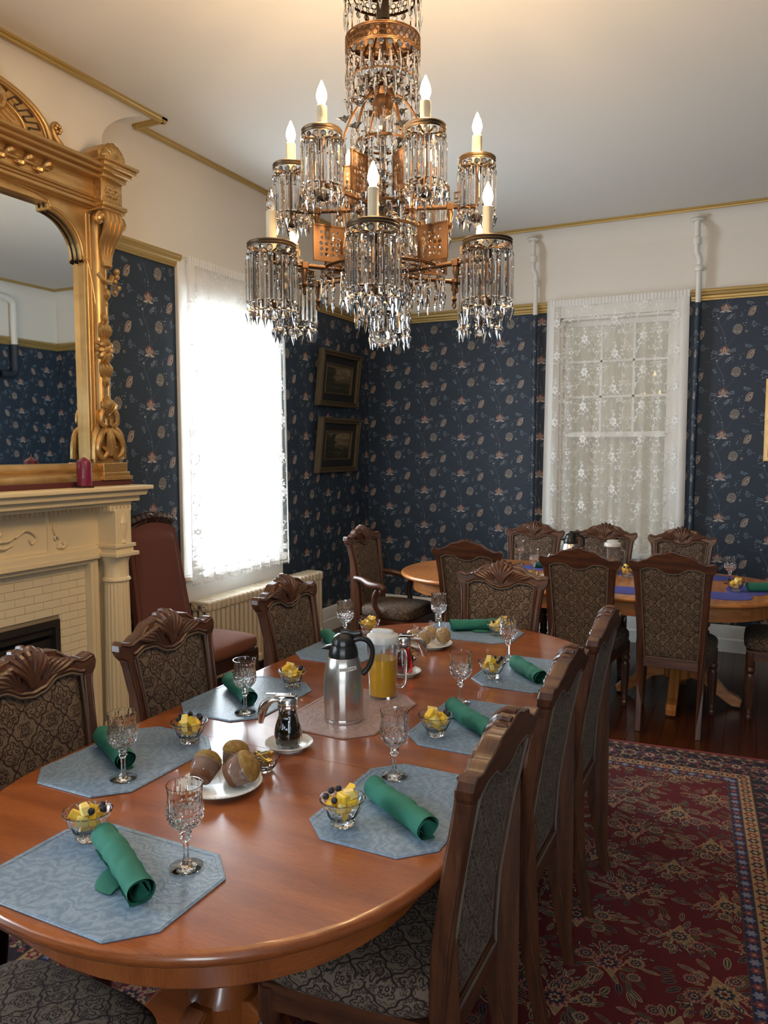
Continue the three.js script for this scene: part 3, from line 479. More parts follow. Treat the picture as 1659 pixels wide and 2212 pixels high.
// steam pipes against the back wall, white above the picture rail and papered below
function pipe(x, label, jog) {
  const p = thing('steam_pipe', label, 'pipe', [x, 0, ZB + 0.055], 0);
  mesh('upper_pipe', tube([[jog, 3.20, 0.02], [jog, 3.17, 0.02], [0, 3.12, 0], [0, 3.05, 0], [0, RAIL - 0.02, 0]], 0.021, 24, 12), M.pipeWhite, p);
  mesh('upper_pipe', cyl(0.021, 0.021, 0.24, 12, jog, 3.19, 0.02), M.pipeWhite, p);
  mesh('ceiling_flange', lathe([[0, 0], [0.045, 0], [0.055, 0.012], [0.055, 0.02], [0, 0.022]], 20).translate(jog, 3.40, 0.02), M.pipeWhite, p);
  mesh('coupling', lathe([[0.021, 0], [0.032, 0.004], [0.033, 0.03], [0.027, 0.045], [0.021, 0.05]], 14).translate(0, 3.02, 0), M.pipeWhite, p);
  mesh('coupling', lathe([[0.021, 0], [0.031, 0.004], [0.032, 0.05], [0.027, 0.06], [0.021, 0.065]], 14).translate(jog, 3.22, 0.02), M.pipeWhite, p);
  const g = new THREE.CylinderGeometry(0.0215, 0.0215, RAIL - 0.02, 14, 1, true).translate(0, (RAIL - 0.02) / 2, 0); const uv = g.attributes.uv; for (let i = 0; i < uv.count; i++) uv.setXY(i, uv.getX(i) * 0.135, uv.getY(i) * RAIL);
  mesh('lower_pipe', g, M.paper, p);
}
pipe(-1.81, 'steam pipe on the back wall, left of the far lace curtain', 0.0 - 0.02);
pipe(-0.505, 'steam pipe on the back wall, right of the far lace curtain', -0.02);
{
  const p = thing('steam_pipe', 'elbowed steam pipe on the right wall, seen in the mantel mirror', 'pipe', [XR - 0.06, 0, -6.05]);
  mesh('upper_pipe', tube([[0, 2.80, 0], [0, 3.2, 0], [0, 3.26, 0], [0, 3.30, 0.05], [0, 3.31, 0.1], [0, 3.33, 1.3]], 0.036, 50, 14), M.pipeWhite, p);
  mesh('lower_pipe', tube([[0, 2.46, 0.20], [0, 2.46, 0.15], [0, 2.46, 0.06], [0, 2.48, 0.02], [0, 2.53, 0], [0, 2.6, 0], [0, 2.80, 0]], 0.042, 40, 14), std({ color: lin(0.018, 0.026, 0.045), roughness: 0.5 }), p);
}
// ---------------------------------------------------------------- fireplace: painted mantel, tiles, firebox.  local x = towards the far end of the room, z = out of the wall
const FC = -2.35;
{
  const f = thing('fireplace', 'cream painted mantelpiece with fluted columns and tiled surround', 'fireplace', [BR.x, 0, FC], Math.PI / 2);
  const topY = 1.435, sx = 0.85, mir = (fn) => { fn(1); fn(-1); };
  mesh('shelf', smooth(merge([rbox(2 * sx, 0.022, 0.31, 0.005, 0, topY - 0.011, 0.155), extrude([[-sx + 0.012, 0], [sx - 0.012, 0], [sx - 0.03, -0.03], [-sx + 0.03, -0.03]], 0.285, 0.003).translate(0, topY - 0.022, 0.0)])), M.cream, f);
  mesh('cornice', merge([rbox(2 * sx - 0.10, 0.035, 0.255, 0.006, 0, topY - 0.068, 0.1275), rbox(2 * sx - 0.16, 0.02, 0.225, 0.005, 0, topY - 0.094, 0.1125)]), M.cream, f);
  // dentils: a band of small blocks
  const den = []; for (let x = -sx + 0.10; x < sx - 0.09; x += 0.027) den.push(box(0.019, 0.028, 0.024, x, topY - 0.117, Math.abs(x) > 0.61 ? 0.232 : 0.142)); for (let z = 0.142; z < 0.23; z += 0.027) mir((s) => den.push(box(0.024, 0.028, 0.019, s * 0.615, topY - 0.116, z)));
  for (let z = 0.02; z < 0.23; z += 0.027) mir((s) => den.push(box(0.024, 0.028, 0.019, s * (sx - 0.094), topY - 0.116, z)));
  const dm = mesh('dentil_band', merge(den), M.cream, f); dm.userData.kind = 'stuff';
  mesh('bed_moulding', merge([boxAt(-sx + 0.085, sx - 0.085, topY - 0.135, topY - 0.10, 0, 0.126), boxAt(0.62, sx - 0.10, topY - 0.135, topY - 0.10, 0, 0.216), boxAt(-sx + 0.10, -0.62, topY - 0.135, topY - 0.10, 0, 0.216)]), M.cream, f);
  // frieze board with side panels and applied ornament
  mesh('frieze_board', boxAt(-0.75, 0.75, 1.06, 1.305, 0, 0.118), M.cream, f);
  mesh('frieze_moulding', merge([boxAt(-0.72, 0.72, 1.105, 1.12, 0, 0.135), boxAt(-0.72, 0.72, 1.075, 1.105, 0, 0.145), boxAt(-0.70, 0.70, 1.055, 1.075, 0, 0.152)]), M.cream, f);
  mir((s) => mesh('panel_moulding', merge([boxAt(Math.min(s * 0.30, s * 0.315), Math.max(s * 0.30, s * 0.315), 1.12, 1.305, 0.11, 0.128)]), M.cream, f));
  mir((s) => {
    const o = part('scroll_ornament', f), c = (pts, r0, r1) => taper(pts.map(([x, y]) => [s * x, y, 0.124]), (t) => lerp(r0, r1, t), 20, 7);
    mesh('scroll', c([[0.35, 1.26], [0.34, 1.235], [0.355, 1.20], [0.375, 1.175], [0.365, 1.15], [0.38, 1.135], [0.405, 1.14], [0.40, 1.16]], 0.005, 0.010), M.cream, o);
    mesh('scroll', c([[0.36, 1.20], [0.345, 1.19], [0.35, 1.175]], 0.004, 0.006), M.cream, o);
    mesh('leaf', smooth(sph(0.016, 0, 0, 0).scale(1.3, 0.8, 0.5)).translate(s * 0.375, 1.14, 0.122), M.cream, o);
  });
  { const o = part('garland_ornament', f); for (let k = 0; k < 6; k++) { const a = k * 1.05; mesh('scroll', taper([[Math.cos(a) * 0.02, 1.2 + Math.sin(a) * 0.015, 0.122], [Math.cos(a) * 0.08, 1.2 + Math.sin(a) * 0.04, 0.13], [Math.cos(a + 0.3) * 0.14, 1.2 + Math.sin(a + 0.5) * 0.05, 0.122]], (t) => 0.01 - 0.006 * t, 12, 7), M.cream, o); } mesh('rosette', smooth(sph(0.026, 0, 0, 0).scale(1, 1, 0.5)).translate(0, 1.2, 0.122), M.cream, o); mir((s) => mesh('scroll', taper([[s * 0.12, 1.21, 0.122], [s * 0.18, 1.24, 0.128], [s * 0.235, 1.2, 0.124], [s * 0.21, 1.17, 0.124], [s * 0.195, 1.195, 0.124]], (t) => 0.008 - 0.004 * t, 20, 7), M.cream, o)); }
  // back boards beside the tiles, moulded architrave
  mir((s) => mesh('back_board', boxAt(Math.min(s * 0.60, s * 0.76), Math.max(s * 0.60, s * 0.76), 0, 1.06, 0, 0.105), M.cream, f));
  mir((s) => { mesh('architrave', merge([boxAt(Math.min(s * 0.565, s * 0.60), Math.max(s * 0.565, s * 0.60), 0, 1.065, 0, 0.125), boxAt(Math.min(s * 0.585, s * 0.61), Math.max(s * 0.585, s * 0.61), 0, 1.06, 0, 0.132)]), M.cream, f); });
  mesh('architrave', merge([boxAt(-0.565, 0.565, 1.03, 1.065, 0, 0.125), boxAt(-0.60, 0.60, 1.05, 1.066, 0, 0.132)]), M.cream, f);
  // blocks, capitals, columns
  mir((s) => {
    const cx = s * 0.685, b = part('pedestal_block', f);
    mesh('block', merge([rbox(0.11, 0.20, 0.245, 0.003, cx, 1.215, 0.1225), rbox(0.145, 0.02, 0.262, 0.004, cx, 1.118, 0.131), rbox(0.125, 0.03, 0.252, 0.004, cx, 1.095, 0.126), rbox(0.165, 0.022, 0.275, 0.005, cx, 1.072, 0.1375)]), M.cream, b);
    mesh('urn', smooth(lathe([[0, 0], [0.018, 0], [0.016, 0.008], [0.006, 0.016], [0.007, 0.03], [0.017, 0.05], [0.022, 0.08], [0.023, 0.10], [0.027, 0.106], [0.024, 0.112], [0.022, 0.122], [0.014, 0.136], [0.006, 0.146], [0.007, 0.152], [0, 0.16]], 20)).scale(1, 1, 0.45).translate(cx, 1.132, 0.245), M.cream, b);
    mesh('panel_edge', merge([boxAt(cx - 0.042, cx - 0.037, 1.128, 1.298, 0.244, 0.249), boxAt(cx + 0.037, cx + 0.042, 1.128, 1.298, 0.244, 0.249)]), M.cream, b);
    const c = part('column', f), zc = 0.185;
    mesh('capital', smooth(lathe([[0, 1.06], [0.072, 1.06], [0.072, 1.05], [0.066, 1.035], [0.063, 1.02], [0.063, 0.95], [0.068, 0.945], [0.073, 0.938], [0.073, 0.930], [0.066, 0.925], [0, 0.925]], 32)).translate(cx, 0, zc), M.cream, c);
    // fluted shaft
    const n = 20, sh = grid(n * 6, 10, (u, v) => { const a = -u * 2 * Math.PI, fl = Math.abs(Math.sin(a * n / 2)), r = lerp(0.074, 0.064, v ** 1.3) - 0.005 * (1 - Math.min(1, (1 - fl) * 3.2)); return [cx + r * Math.cos(a), lerp(0.14, 0.93, v), zc + r * Math.sin(a)]; });
    mesh('fluted_shaft', sh, M.cream, c);
    mesh('column_base', smooth(merge([lathe([[0, 0.16], [0.078, 0.16], [0.084, 0.15], [0.084, 0.14], [0.076, 0.132], [0.088, 0.12], [0.09, 0.105], [0.086, 0.095], [0, 0.095]], 32).translate(cx, 0, zc), rbox(0.185, 0.096, 0.185, 0.004, cx, 0.048, zc)])), M.cream, c);
  });
  // tiles round the firebox, each its own
  const t = part('tile_surround', f), tw = 0.1075, th = 0.0405, g = 0.0016, ox = 0.39, oy = 0.765, X = 0.565, Y = 1.03;
  mesh('grout', merge([boxAt(-X, -ox, 0, Y, 0, 0.078), boxAt(ox, X, 0, Y, 0, 0.078), boxAt(-ox, ox, oy, Y, 0, 0.078)]), M.grout, t);
  const tg = {}, r = rng(9);
  for (let j = 0, y = Y; y > 0.02; j++, y -= th) for (let x = -X - (j % 2) * tw / 2 - tw; x < X; x += tw) {
    let a = Math.max(-X, x), b = Math.min(X, x + tw); const y0 = Math.max(0, y - th);
    const pieces = y0 >= oy - 0.012 ? [[a, b]] : [[a, Math.min(b, -ox)], [Math.max(a, ox), b]];
    for (const [p, q] of pieces) if (q - p > 0.012) { const key = (q - p).toFixed(4) + (y - y0).toFixed(4); const m = mesh('tile', (tg[key] ??= rbox(q - p - g, y - y0 - g, 0.008, 0.0012, 0, 0, 0, 1)), M.creamTile, t); m.position.set((p + q) / 2, (y + y0) / 2, 0.080 + r() * 0.0006); }
  }
  // firebox with iron surround
  const fb = part('firebox', f);
  mesh('iron_frame', merge([boxAt(-ox, ox, oy - 0.035, oy, 0.03, 0.088), boxAt(-ox, -ox + 0.03, 0, oy - 0.035, 0.03, 0.088), boxAt(ox - 0.03, ox, 0, oy - 0.035, 0.03, 0.088), boxAt(-ox + 0.03, ox - 0.03, oy - 0.075, oy - 0.035, 0.03, 0.07)]), M.iron, fb);
  mesh('fire_back', merge([boxAt(-ox + 0.03, ox - 0.03, 0, oy - 0.05, 0.004, 0.012)]), M.soot, fb);
  for (let k = 0; k < 4; k++) mesh('summer_cover_louvre', boxAt(-ox + 0.03, ox - 0.03, oy - 0.16 - k * 0.08, oy - 0.10 - k * 0.08, 0.02, 0.05), M.iron, fb);
}
// ---------------------------------------------------------------- overmantel mirror in a gilt frame, standing on the shelf
{
  const m = thing('overmantel_mirror', 'tall gilt overmantel mirror with carved crest standing on the mantel', 'mirror', [BR.x, 1.435, FC], Math.PI / 2);
  const z0 = 0.004, D = 0.105, hw = 0.628, yb = 0.115, yt = 1.40, rr = 0.20, mir = (fn) => { fn(1); fn(-1); };
  mesh('base_plinth', merge([rbox(1.66, 0.028, 0.17, 0.003, 0, 0.014, 0.087)]), M.maroonWood, m);
  mesh('base_rail', smooth(merge([extrude([[0, 0.028], [0.16, 0.028], [0.16, 0.045], [0.15, 0.062], [0.13, 0.075], [0.135, 0.09], [0.12, 0.105], [0.115, 0.118], [0, 0.118]], 1.5, 0.002).rotateY(-Math.PI / 2).translate(0.75, 0, z0)])), M.goldFrame, m);
  mir((s) => { const b = part('base_block', m); mesh('block', merge([rbox(0.205, 0.02, 0.185, 0.003, s * 0.72, 0.04, 0.095), rbox(0.19, 0.025, 0.175, 0.008, s * 0.72, 0.06, 0.09), rbox(0.17, 0.05, 0.165, 0.006, s * 0.72, 0.096, 0.085)]), M.goldFrame, b); });
  // glass
  mesh('mirror_glass', new THREE.PlaneGeometry(2 * hw + 0.06, yt - yb + 0.06).translate(0, (yt + yb) / 2, 0.035), M.mirror, m);
  // opening outline with rounded upper corners and small steps
  const hole = []; hole.push([-hw, yb], [hw, yb], [hw, yt - rr - 0.03], [hw - 0.018, yt - rr - 0.03]);
  for (let i = 0; i <= 12; i++) { const a = (i / 12) * Math.PI / 2; hole.push([hw - 0.018 - rr + rr * Math.cos(a), yt - rr - 0.03 + rr * Math.sin(a)]); }
  hole.push([hw - 0.018 - rr, yt], [-hw + 0.018 + rr, yt]);
  for (let i = 0; i <= 12; i++) { const a = Math.PI / 2 + (i / 12) * Math.PI / 2; hole.push([-hw + 0.018 + rr + rr * Math.cos(a), yt - rr - 0.03 + rr * Math.sin(a)]); }
  hole.push([-hw, yt - rr - 0.03]);
  const sh = shapeOf([[-0.785, yb - 0.01], [0.785, yb - 0.01], [0.785, 1.46], [-0.785, 1.46]]); sh.holes.push(new THREE.Path(hole.map((p) => V2(...p))));
  mesh('frame_board', extrude(sh, 0.065, 0.003, 1).translate(0, 0, 0.012), M.goldFrame, m);
  mesh('black_slip', tube([...hole, hole[0]].map((p) => V(p[0], p[1], 0.052)), 0.006, 160, 6), M.blackEdge, m);
  mesh('inner_bead', tube([...hole, hole[0]].map((p) => V(p[0] * 1.022, p[1] + (p[1] > 1 ? 0.014 : -0.002), 0.076)), 0.010, 160, 8), M.goldFrame, m);
  mir((s) => { for (const [x, r, z] of [[0.652, 0.010, 0.072], [0.672, 0.006, 0.078], [0.776, 0.010, 0.072]]) mesh('side_moulding', cyl(r, r, 1.30, 10, s * x, 0.115, z), M.goldFrame, m); mesh('side_column', smooth(cyl(0.042, 0.042, 1.30, 20, 0, 0.115, 0).scale(1, 1, 0.8)).translate(s * 0.728, 0, 0.068), M.goldFrame, m); });
  // entablature
  mesh('entablature', smooth(merge([boxAt(-0.70, 0.70, 1.44, 1.62, 0.01, 0.10), rbox(1.42, 0.022, 0.125, 0.006, 0, 1.455, 0.07), rbox(1.42, 0.012, 0.115, 0.004, 0, 1.478, 0.065), rbox(1.42, 0.012, 0.11, 0.004, 0, 1.50, 0.06), rbox(1.44, 0.025, 0.155, 0.008, 0, 1.60, 0.08), rbox(1.44, 0.02, 0.18, 0.006, 0, 1.622, 0.092), rbox(1.44, 0.02, 0.205, 0.006, 0, 1.642, 0.105)])), M.goldFrame, m);
  mir((s) => {
    const c = part('corner_block', m), x = s * 0.755;
    mesh('block', smooth(merge([rbox(0.145, 0.15, 0.155, 0.004, x, 1.53, 0.08), rbox(0.17, 0.022, 0.18, 0.005, x, 1.462, 0.092), rbox(0.16, 0.018, 0.17, 0.005, x, 1.443, 0.086), rbox(0.165, 0.025, 0.18, 0.006, x, 1.605, 0.092), rbox(0.195, 0.022, 0.205, 0.006, x, 1.628, 0.105), rbox(0.225, 0.024, 0.225, 0.006, x, 1.65, 0.116)])), M.goldFrame, c);
    mesh('rosette', smooth(merge([0, 1].flatMap((q) => { const out = []; for (let k = 0; k < 6; k++) out.push(sph(0.013, 0, 0, 0, 8, 6).scale(1, 1, 0.6).translate(x - 0.02 + q * 0.04 + Math.cos(k * 1.047) * 0.016, 1.535 + Math.sin(k * 1.047) * 0.02, 0.16)); return out; }))), M.goldFrame, c);
    // shell acroterion
    const a = part('shell_acroterion', m), fl = []; for (let k = -4; k <= 4; k++) { const th = k * 0.33, L = 0.095 - Math.abs(k) * 0.004; fl.push(taper([[x, 1.68, 0.17], [x + Math.sin(th) * L * 0.6, 1.68 + Math.cos(th) * L * 0.6, 0.185], [x + Math.sin(th) * L, 1.685 + Math.cos(th) * L, 0.165]], (t) => 0.006 + 0.011 * Math.sin(t * 2.6), 8, 7)); }
    fl.push(sph(0.02, x, 1.69, 0.18, 10, 8), rbox(0.24, 0.016, 0.24, 0.004, x, 1.668, 0.12), extrude([[-0.085, 0], [0.085, 0], [0.095, 0.05], [0.06, 0.09], [0, 0.105], [-0.06, 0.09], [-0.095, 0.05]], 0.12, 0.004).translate(x, 1.672, 0.045));
    mesh('shell', smooth(merge(fl)), M.goldFrame, a);
    // scroll console under the block
    const v = part('scroll_console', m), sc = [];
    for (const dx of [-0.045, -0.015, 0.015, 0.045]) sc.push(taper([[x + dx, 1.43, 0.15], [x + dx, 1.40, 0.165], [x + dx, 1.34, 0.155], [x + dx * 0.8, 1.27, 0.115], [x + dx * 0.6, 1.20, 0.10], [x + dx * 0.4, 1.16, 0.11]], (t) => 0.018 - 0.004 * t, 18, 7));
    sc.push(sph(0.03, x - 0.07, 1.395, 0.13, 10, 8).scale(1, 1, 1), sph(0.03, x + 0.07, 1.395, 0.13, 10, 8)); for (const q of [-1, 1]) sc.push(taper([[x + q * 0.05, 1.39, 0.15], [x + q * 0.075, 1.42, 0.15], [x + q * 0.1, 1.39, 0.145], [x + q * 0.08, 1.365, 0.145], [x + q * 0.065, 1.385, 0.145]], () => 0.009, 16, 6));
    for (let k = 0; k < 5; k++) sc.push(sph(0.017 - k * 0.0015, x + (k % 2 ? 0.012 : -0.012) * (k > 1), 1.15 - k * 0.028, 0.10, 9, 7).scale(1.1, 1, 1)); sc.push(taper([[x - 0.05, 1.12, 0.09], [x - 0.02, 1.085, 0.105], [x + 0.02, 1.085, 0.105], [x + 0.05, 1.12, 0.09]], () => 0.015, 12, 7));
    sc.push(taper([[x, 1.05, 0.09], [x, 1.02, 0.10], [x, 0.985, 0.09]], (t) => 0.006 + 0.016 * Math.sin(t * 3), 10, 7), sph(0.012, x, 0.968, 0.094, 8, 6));
    mesh('scrolls', smooth(merge(sc)), M.goldFrame, v);
    // leaf ornament half way down the side
    const l = part('leaf_ornament', m), lf = []; const X = s * 0.728;
    lf.push(sph(0.035, X, 0.72, 0.095, 12, 9).scale(1, 1, 1)); for (let k = 0; k < 10; k++) { const a2 = k * 0.628; lf.push(taper([[X, 0.72, 0.1], [X + Math.cos(a2) * 0.035, 0.72 + Math.sin(a2) * 0.045, 0.115], [X + Math.cos(a2) * 0.052, 0.72 + Math.sin(a2) * 0.065, 0.092]], (t) => 0.008 + 0.008 * Math.sin(t * 3), 6, 6)); }
    for (const q of [-1, 1]) { for (let k = 0; k < 3; k++) lf.push(taper([[X - 0.02 + k * 0.02, 0.72 + q * 0.06, 0.09], [X + (k - 1) * 0.028, 0.72 + q * 0.10, 0.11], [X + (k - 1) * 0.01, 0.72 + q * 0.15, 0.09]], (t) => 0.005 + 0.012 * Math.sin(t * 3), 8, 6)); lf.push(taper([[X, 0.72 + q * 0.13, 0.09], [X, 0.72 + q * 0.165, 0.105], [X, 0.72 + q * 0.20, 0.085]], (t) => 0.004 + 0.018 * Math.sin(t * 2.9), 8, 7)); }
    mesh('leaves', smooth(merge(lf)), M.goldFrame, l);
    // acanthus foot
    const f2 = part('acanthus_foot', m), af = []; const Y = 0.12;
    for (const q of [-1, 1]) { af.push(taper([[X + q * 0.01, Y + 0.30, 0.10], [X + q * 0.05, Y + 0.27, 0.12], [X + q * 0.055, Y + 0.21, 0.12], [X + q * 0.02, Y + 0.20, 0.115], [X + q * 0.02, Y + 0.235, 0.115]], (t) => 0.016 - 0.006 * t, 18, 7), taper([[X + q * 0.02, Y + 0.18, 0.10], [X + q * 0.075, Y + 0.13, 0.125], [X + q * 0.09, Y + 0.06, 0.125], [X + q * 0.05, Y + 0.025, 0.12], [X + q * 0.02, Y + 0.06, 0.12], [X + q * 0.045, Y + 0.085, 0.12]], (t) => 0.02 - 0.011 * t, 24, 7), taper([[X + q * 0.05, Y + 0.20, 0.09], [X + q * 0.085, Y + 0.16, 0.11], [X + q * 0.10, Y + 0.10, 0.11], [X + q * 0.105, Y + 0.02, 0.11]], (t) => 0.014 + 0.004 * t, 12, 7), taper([[X, Y + 0.18, 0.115], [X + q * 0.012, Y + 0.12, 0.13], [X + q * 0.012, Y + 0.04, 0.12]], (t) => 0.016, 10, 7)); }
    for (let k = -2; k <= 2; k++) af.push(taper([[X, Y + 0.25, 0.10], [X + k * 0.018, Y + 0.31, 0.125], [X + k * 0.012, Y + 0.365 - Math.abs(k) * 0.02, 0.10]], (t) => 0.006 + 0.012 * Math.sin(t * 2.9), 10, 6)); af.push(boxAt(X - 0.085, X + 0.085, Y, Y + 0.16, 0.03, 0.10), boxAt(X - 0.055, X + 0.055, Y + 0.15, Y + 0.28, 0.03, 0.10));
    mesh('acanthus', smooth(merge(af)), M.goldFrame, f2);
    // side volutes of the crest
    const w = part('crest_volute', m); mesh('volute', smooth(merge([taper([[s * 0.50, 1.655, 0.10], [s * 0.485, 1.69, 0.10], [s * 0.45, 1.72, 0.10], [s * 0.435, 1.765, 0.10], [s * 0.46, 1.785, 0.10], [s * 0.475, 1.76, 0.10], [s * 0.458, 1.745, 0.10]], (t) => 0.017 - 0.004 * t, 24, 8), ...[0, 1, 2, 3, 4, 5].map((k) => sph(0.01, s * 0.455 + Math.cos(k * 1.047) * 0.016, 1.757 + Math.sin(k * 1.047) * 0.016, 0.118, 8, 6))])), M.goldFrame, w);
  });
  // ribbon of leaves on the entablature
  { const g = part('leaf_garland', m), L = []; for (let k = -7; k <= 7; k++) { const x = k * 0.052, up = k % 2 ? 1 : -1; L.push(taper([[x, 1.545 + up * 0.006, 0.10], [x + sgn(k) * 0.025, 1.55 + up * 0.02, 0.122], [x + sgn(k) * 0.055, 1.55 + up * 0.008, 0.104]], (t) => 0.004 + 0.013 * Math.sin(t * 3), 8, 7)); } L.push(taper([[-0.40, 1.55, 0.105], [0, 1.545, 0.112], [0.40, 1.55, 0.105]], () => 0.010, 20, 7)); mesh('leaves', smooth(merge(L)), M.goldFrame, g); }
  // arched crest with key pattern and central shell
  { const c = part('arched_crest', m), arc = []; for (let i = 0; i <= 24; i++) { const a = Math.PI * (1 - i / 24); arc.push([0.43 * Math.cos(a), 1.655 + 0.235 * Math.sin(a) ** 0.8]); }
    mesh('tympanum', extrude(arc, 0.05, 0.004).translate(0, 0, 0.045), M.goldFrame, c);
    const off = (k, r) => tube(arc.map(([x, y]) => V(x * k, 1.655 + (y - 1.655) * k, 0.10)), r, 60, 8); mesh('arch_moulding', merge([off(0.985, 0.014), off(0.93, 0.006), off(0.66, 0.008)]), M.goldFrame, c);
    const key = []; for (let i = 1; i < 24; i++) { const a = Math.PI * (1 - i / 24), q = (t) => [0.43 * t * Math.cos(a), 1.655 + 0.235 * t * Math.sin(a) ** 0.8]; const p0 = q(0.72), p1 = q(0.88), e = i % 2 ? 0.88 : 0.72, a2 = Math.PI * (1 - (i + 1) / 24), p2 = [0.43 * e * Math.cos(a2), 1.655 + 0.235 * e * Math.abs(Math.sin(a2)) ** 0.8], p = i % 2 ? p1 : p0; for (const [u, v] of [[p0, p1], [p, p2]]) { const L = Math.hypot(v[0] - u[0], v[1] - u[1]); key.push(box(L, 0.007, 0.008, 0, 0, 0).rotateZ(Math.atan2(v[1] - u[1], v[0] - u[0])).translate((u[0] + v[0]) / 2, (u[1] + v[1]) / 2, 0.097)); } }
    mesh('key_pattern', merge(key), M.darkBrass, c);
    const fan = []; for (const s of [-1, 1]) for (let k = 0; k < 6; k++) fan.push(box(0.10 - k * 0.012, 0.005, 0.008, 0, 0, 0).rotateZ(s * -0.5).translate(s * (0.17 + k * 0.012), 1.70 + k * 0.02, 0.097)); mesh('fan_lines', merge(fan), M.goldFrame, c);
    const s2 = part('crest_shell', m), F = []; for (let k = -6; k <= 6; k++) { const th = k * 0.24, L = 0.125; F.push(taper([[0, 1.865, 0.11], [Math.sin(th) * L * 0.6, 1.865 + Math.cos(th) * L * 0.6, 0.135], [Math.sin(th) * L, 1.865 + Math.cos(th) * L, 0.115]], (t) => 0.006 + 0.014 * Math.sin(t * 2.7), 8, 7)); } const disc = []; for (let i = 0; i < 30; i++) { const a = (i / 30) * 6.283; disc.push([Math.cos(a) * 0.135, 1.865 + Math.sin(a) * 0.13]); } F.push(extrude(disc, 0.06, 0.006).translate(0, 0, 0.05), sph(0.035, 0, 1.87, 0.12, 12, 9), taper([[-0.1, 1.80, 0.11], [-0.04, 1.76, 0.14], [0, 1.80, 0.14], [0.04, 1.76, 0.14], [0.1, 1.80, 0.11]], () => 0.024, 24, 8), taper([[0.11, 1.84, 0.11], [0.15, 1.80, 0.12], [0.13, 1.74, 0.12], [0.10, 1.76, 0.12]], () => 0.016, 16, 7), taper([[-0.11, 1.84, 0.11], [-0.15, 1.80, 0.12], [-0.13, 1.74, 0.12], [-0.10, 1.76, 0.12]], () => 0.016, 16, 7)); mesh('shell', smooth(merge(F)), M.goldFrame, s2); }
}
// pillar candle on a glass coaster
{
  const c = thing('pillar_candle', 'burgundy pillar candle on a small glass coaster before the mirror', 'candle', [-3.055, 1.435, -2.80]);
  mesh('coaster', smooth(lathe([[0, 0], [0.046, 0], [0.049, 0.004], [0.049, 0.009], [0.044, 0.008], [0, 0.007]], 28)), M.glass, c);
  mesh('wax', smooth(lathe([[0, 0.009], [0.035, 0.009], [0.036, 0.012], [0.036, 0.125], [0.033, 0.133], [0.02, 0.142], [0.006, 0.152], [0, 0.153]], 32), 0.5), M.purpleWax, c);
  mesh('wick', cyl(0.0012, 0.0012, 0.018, 6, 0, 0.15, 0), M.wick, c);
}
// ---------------------------------------------------------------- rug
{
  const g = new RoundedBoxGeometry(RUGW, 0.008, RUGL, 1, 0.003).translate(0, 0.004, 0), p = clean(g), q = p.attributes.position, uv = p.attributes.uv;
  for (let i = 0; i < q.count; i++) uv.setXY(i, q.getX(i) / RUGW + 0.5, q.getZ(i) / RUGL + 0.5);
  const r = thing('persian_rug', 'red persian rug with floral sprays and dark border under the near table', 'rug', [-1.01, 0, -2.455], R(4.5));
  mesh('pile', p, M.rug, r);
  for (const s of [-1, 1]) mesh('selvedge', rbox(RUGW, 0.008, 0.012, 0.003, 0, 0.004, s * (RUGL / 2 + 0.004)), M.rugFringe, r);
}
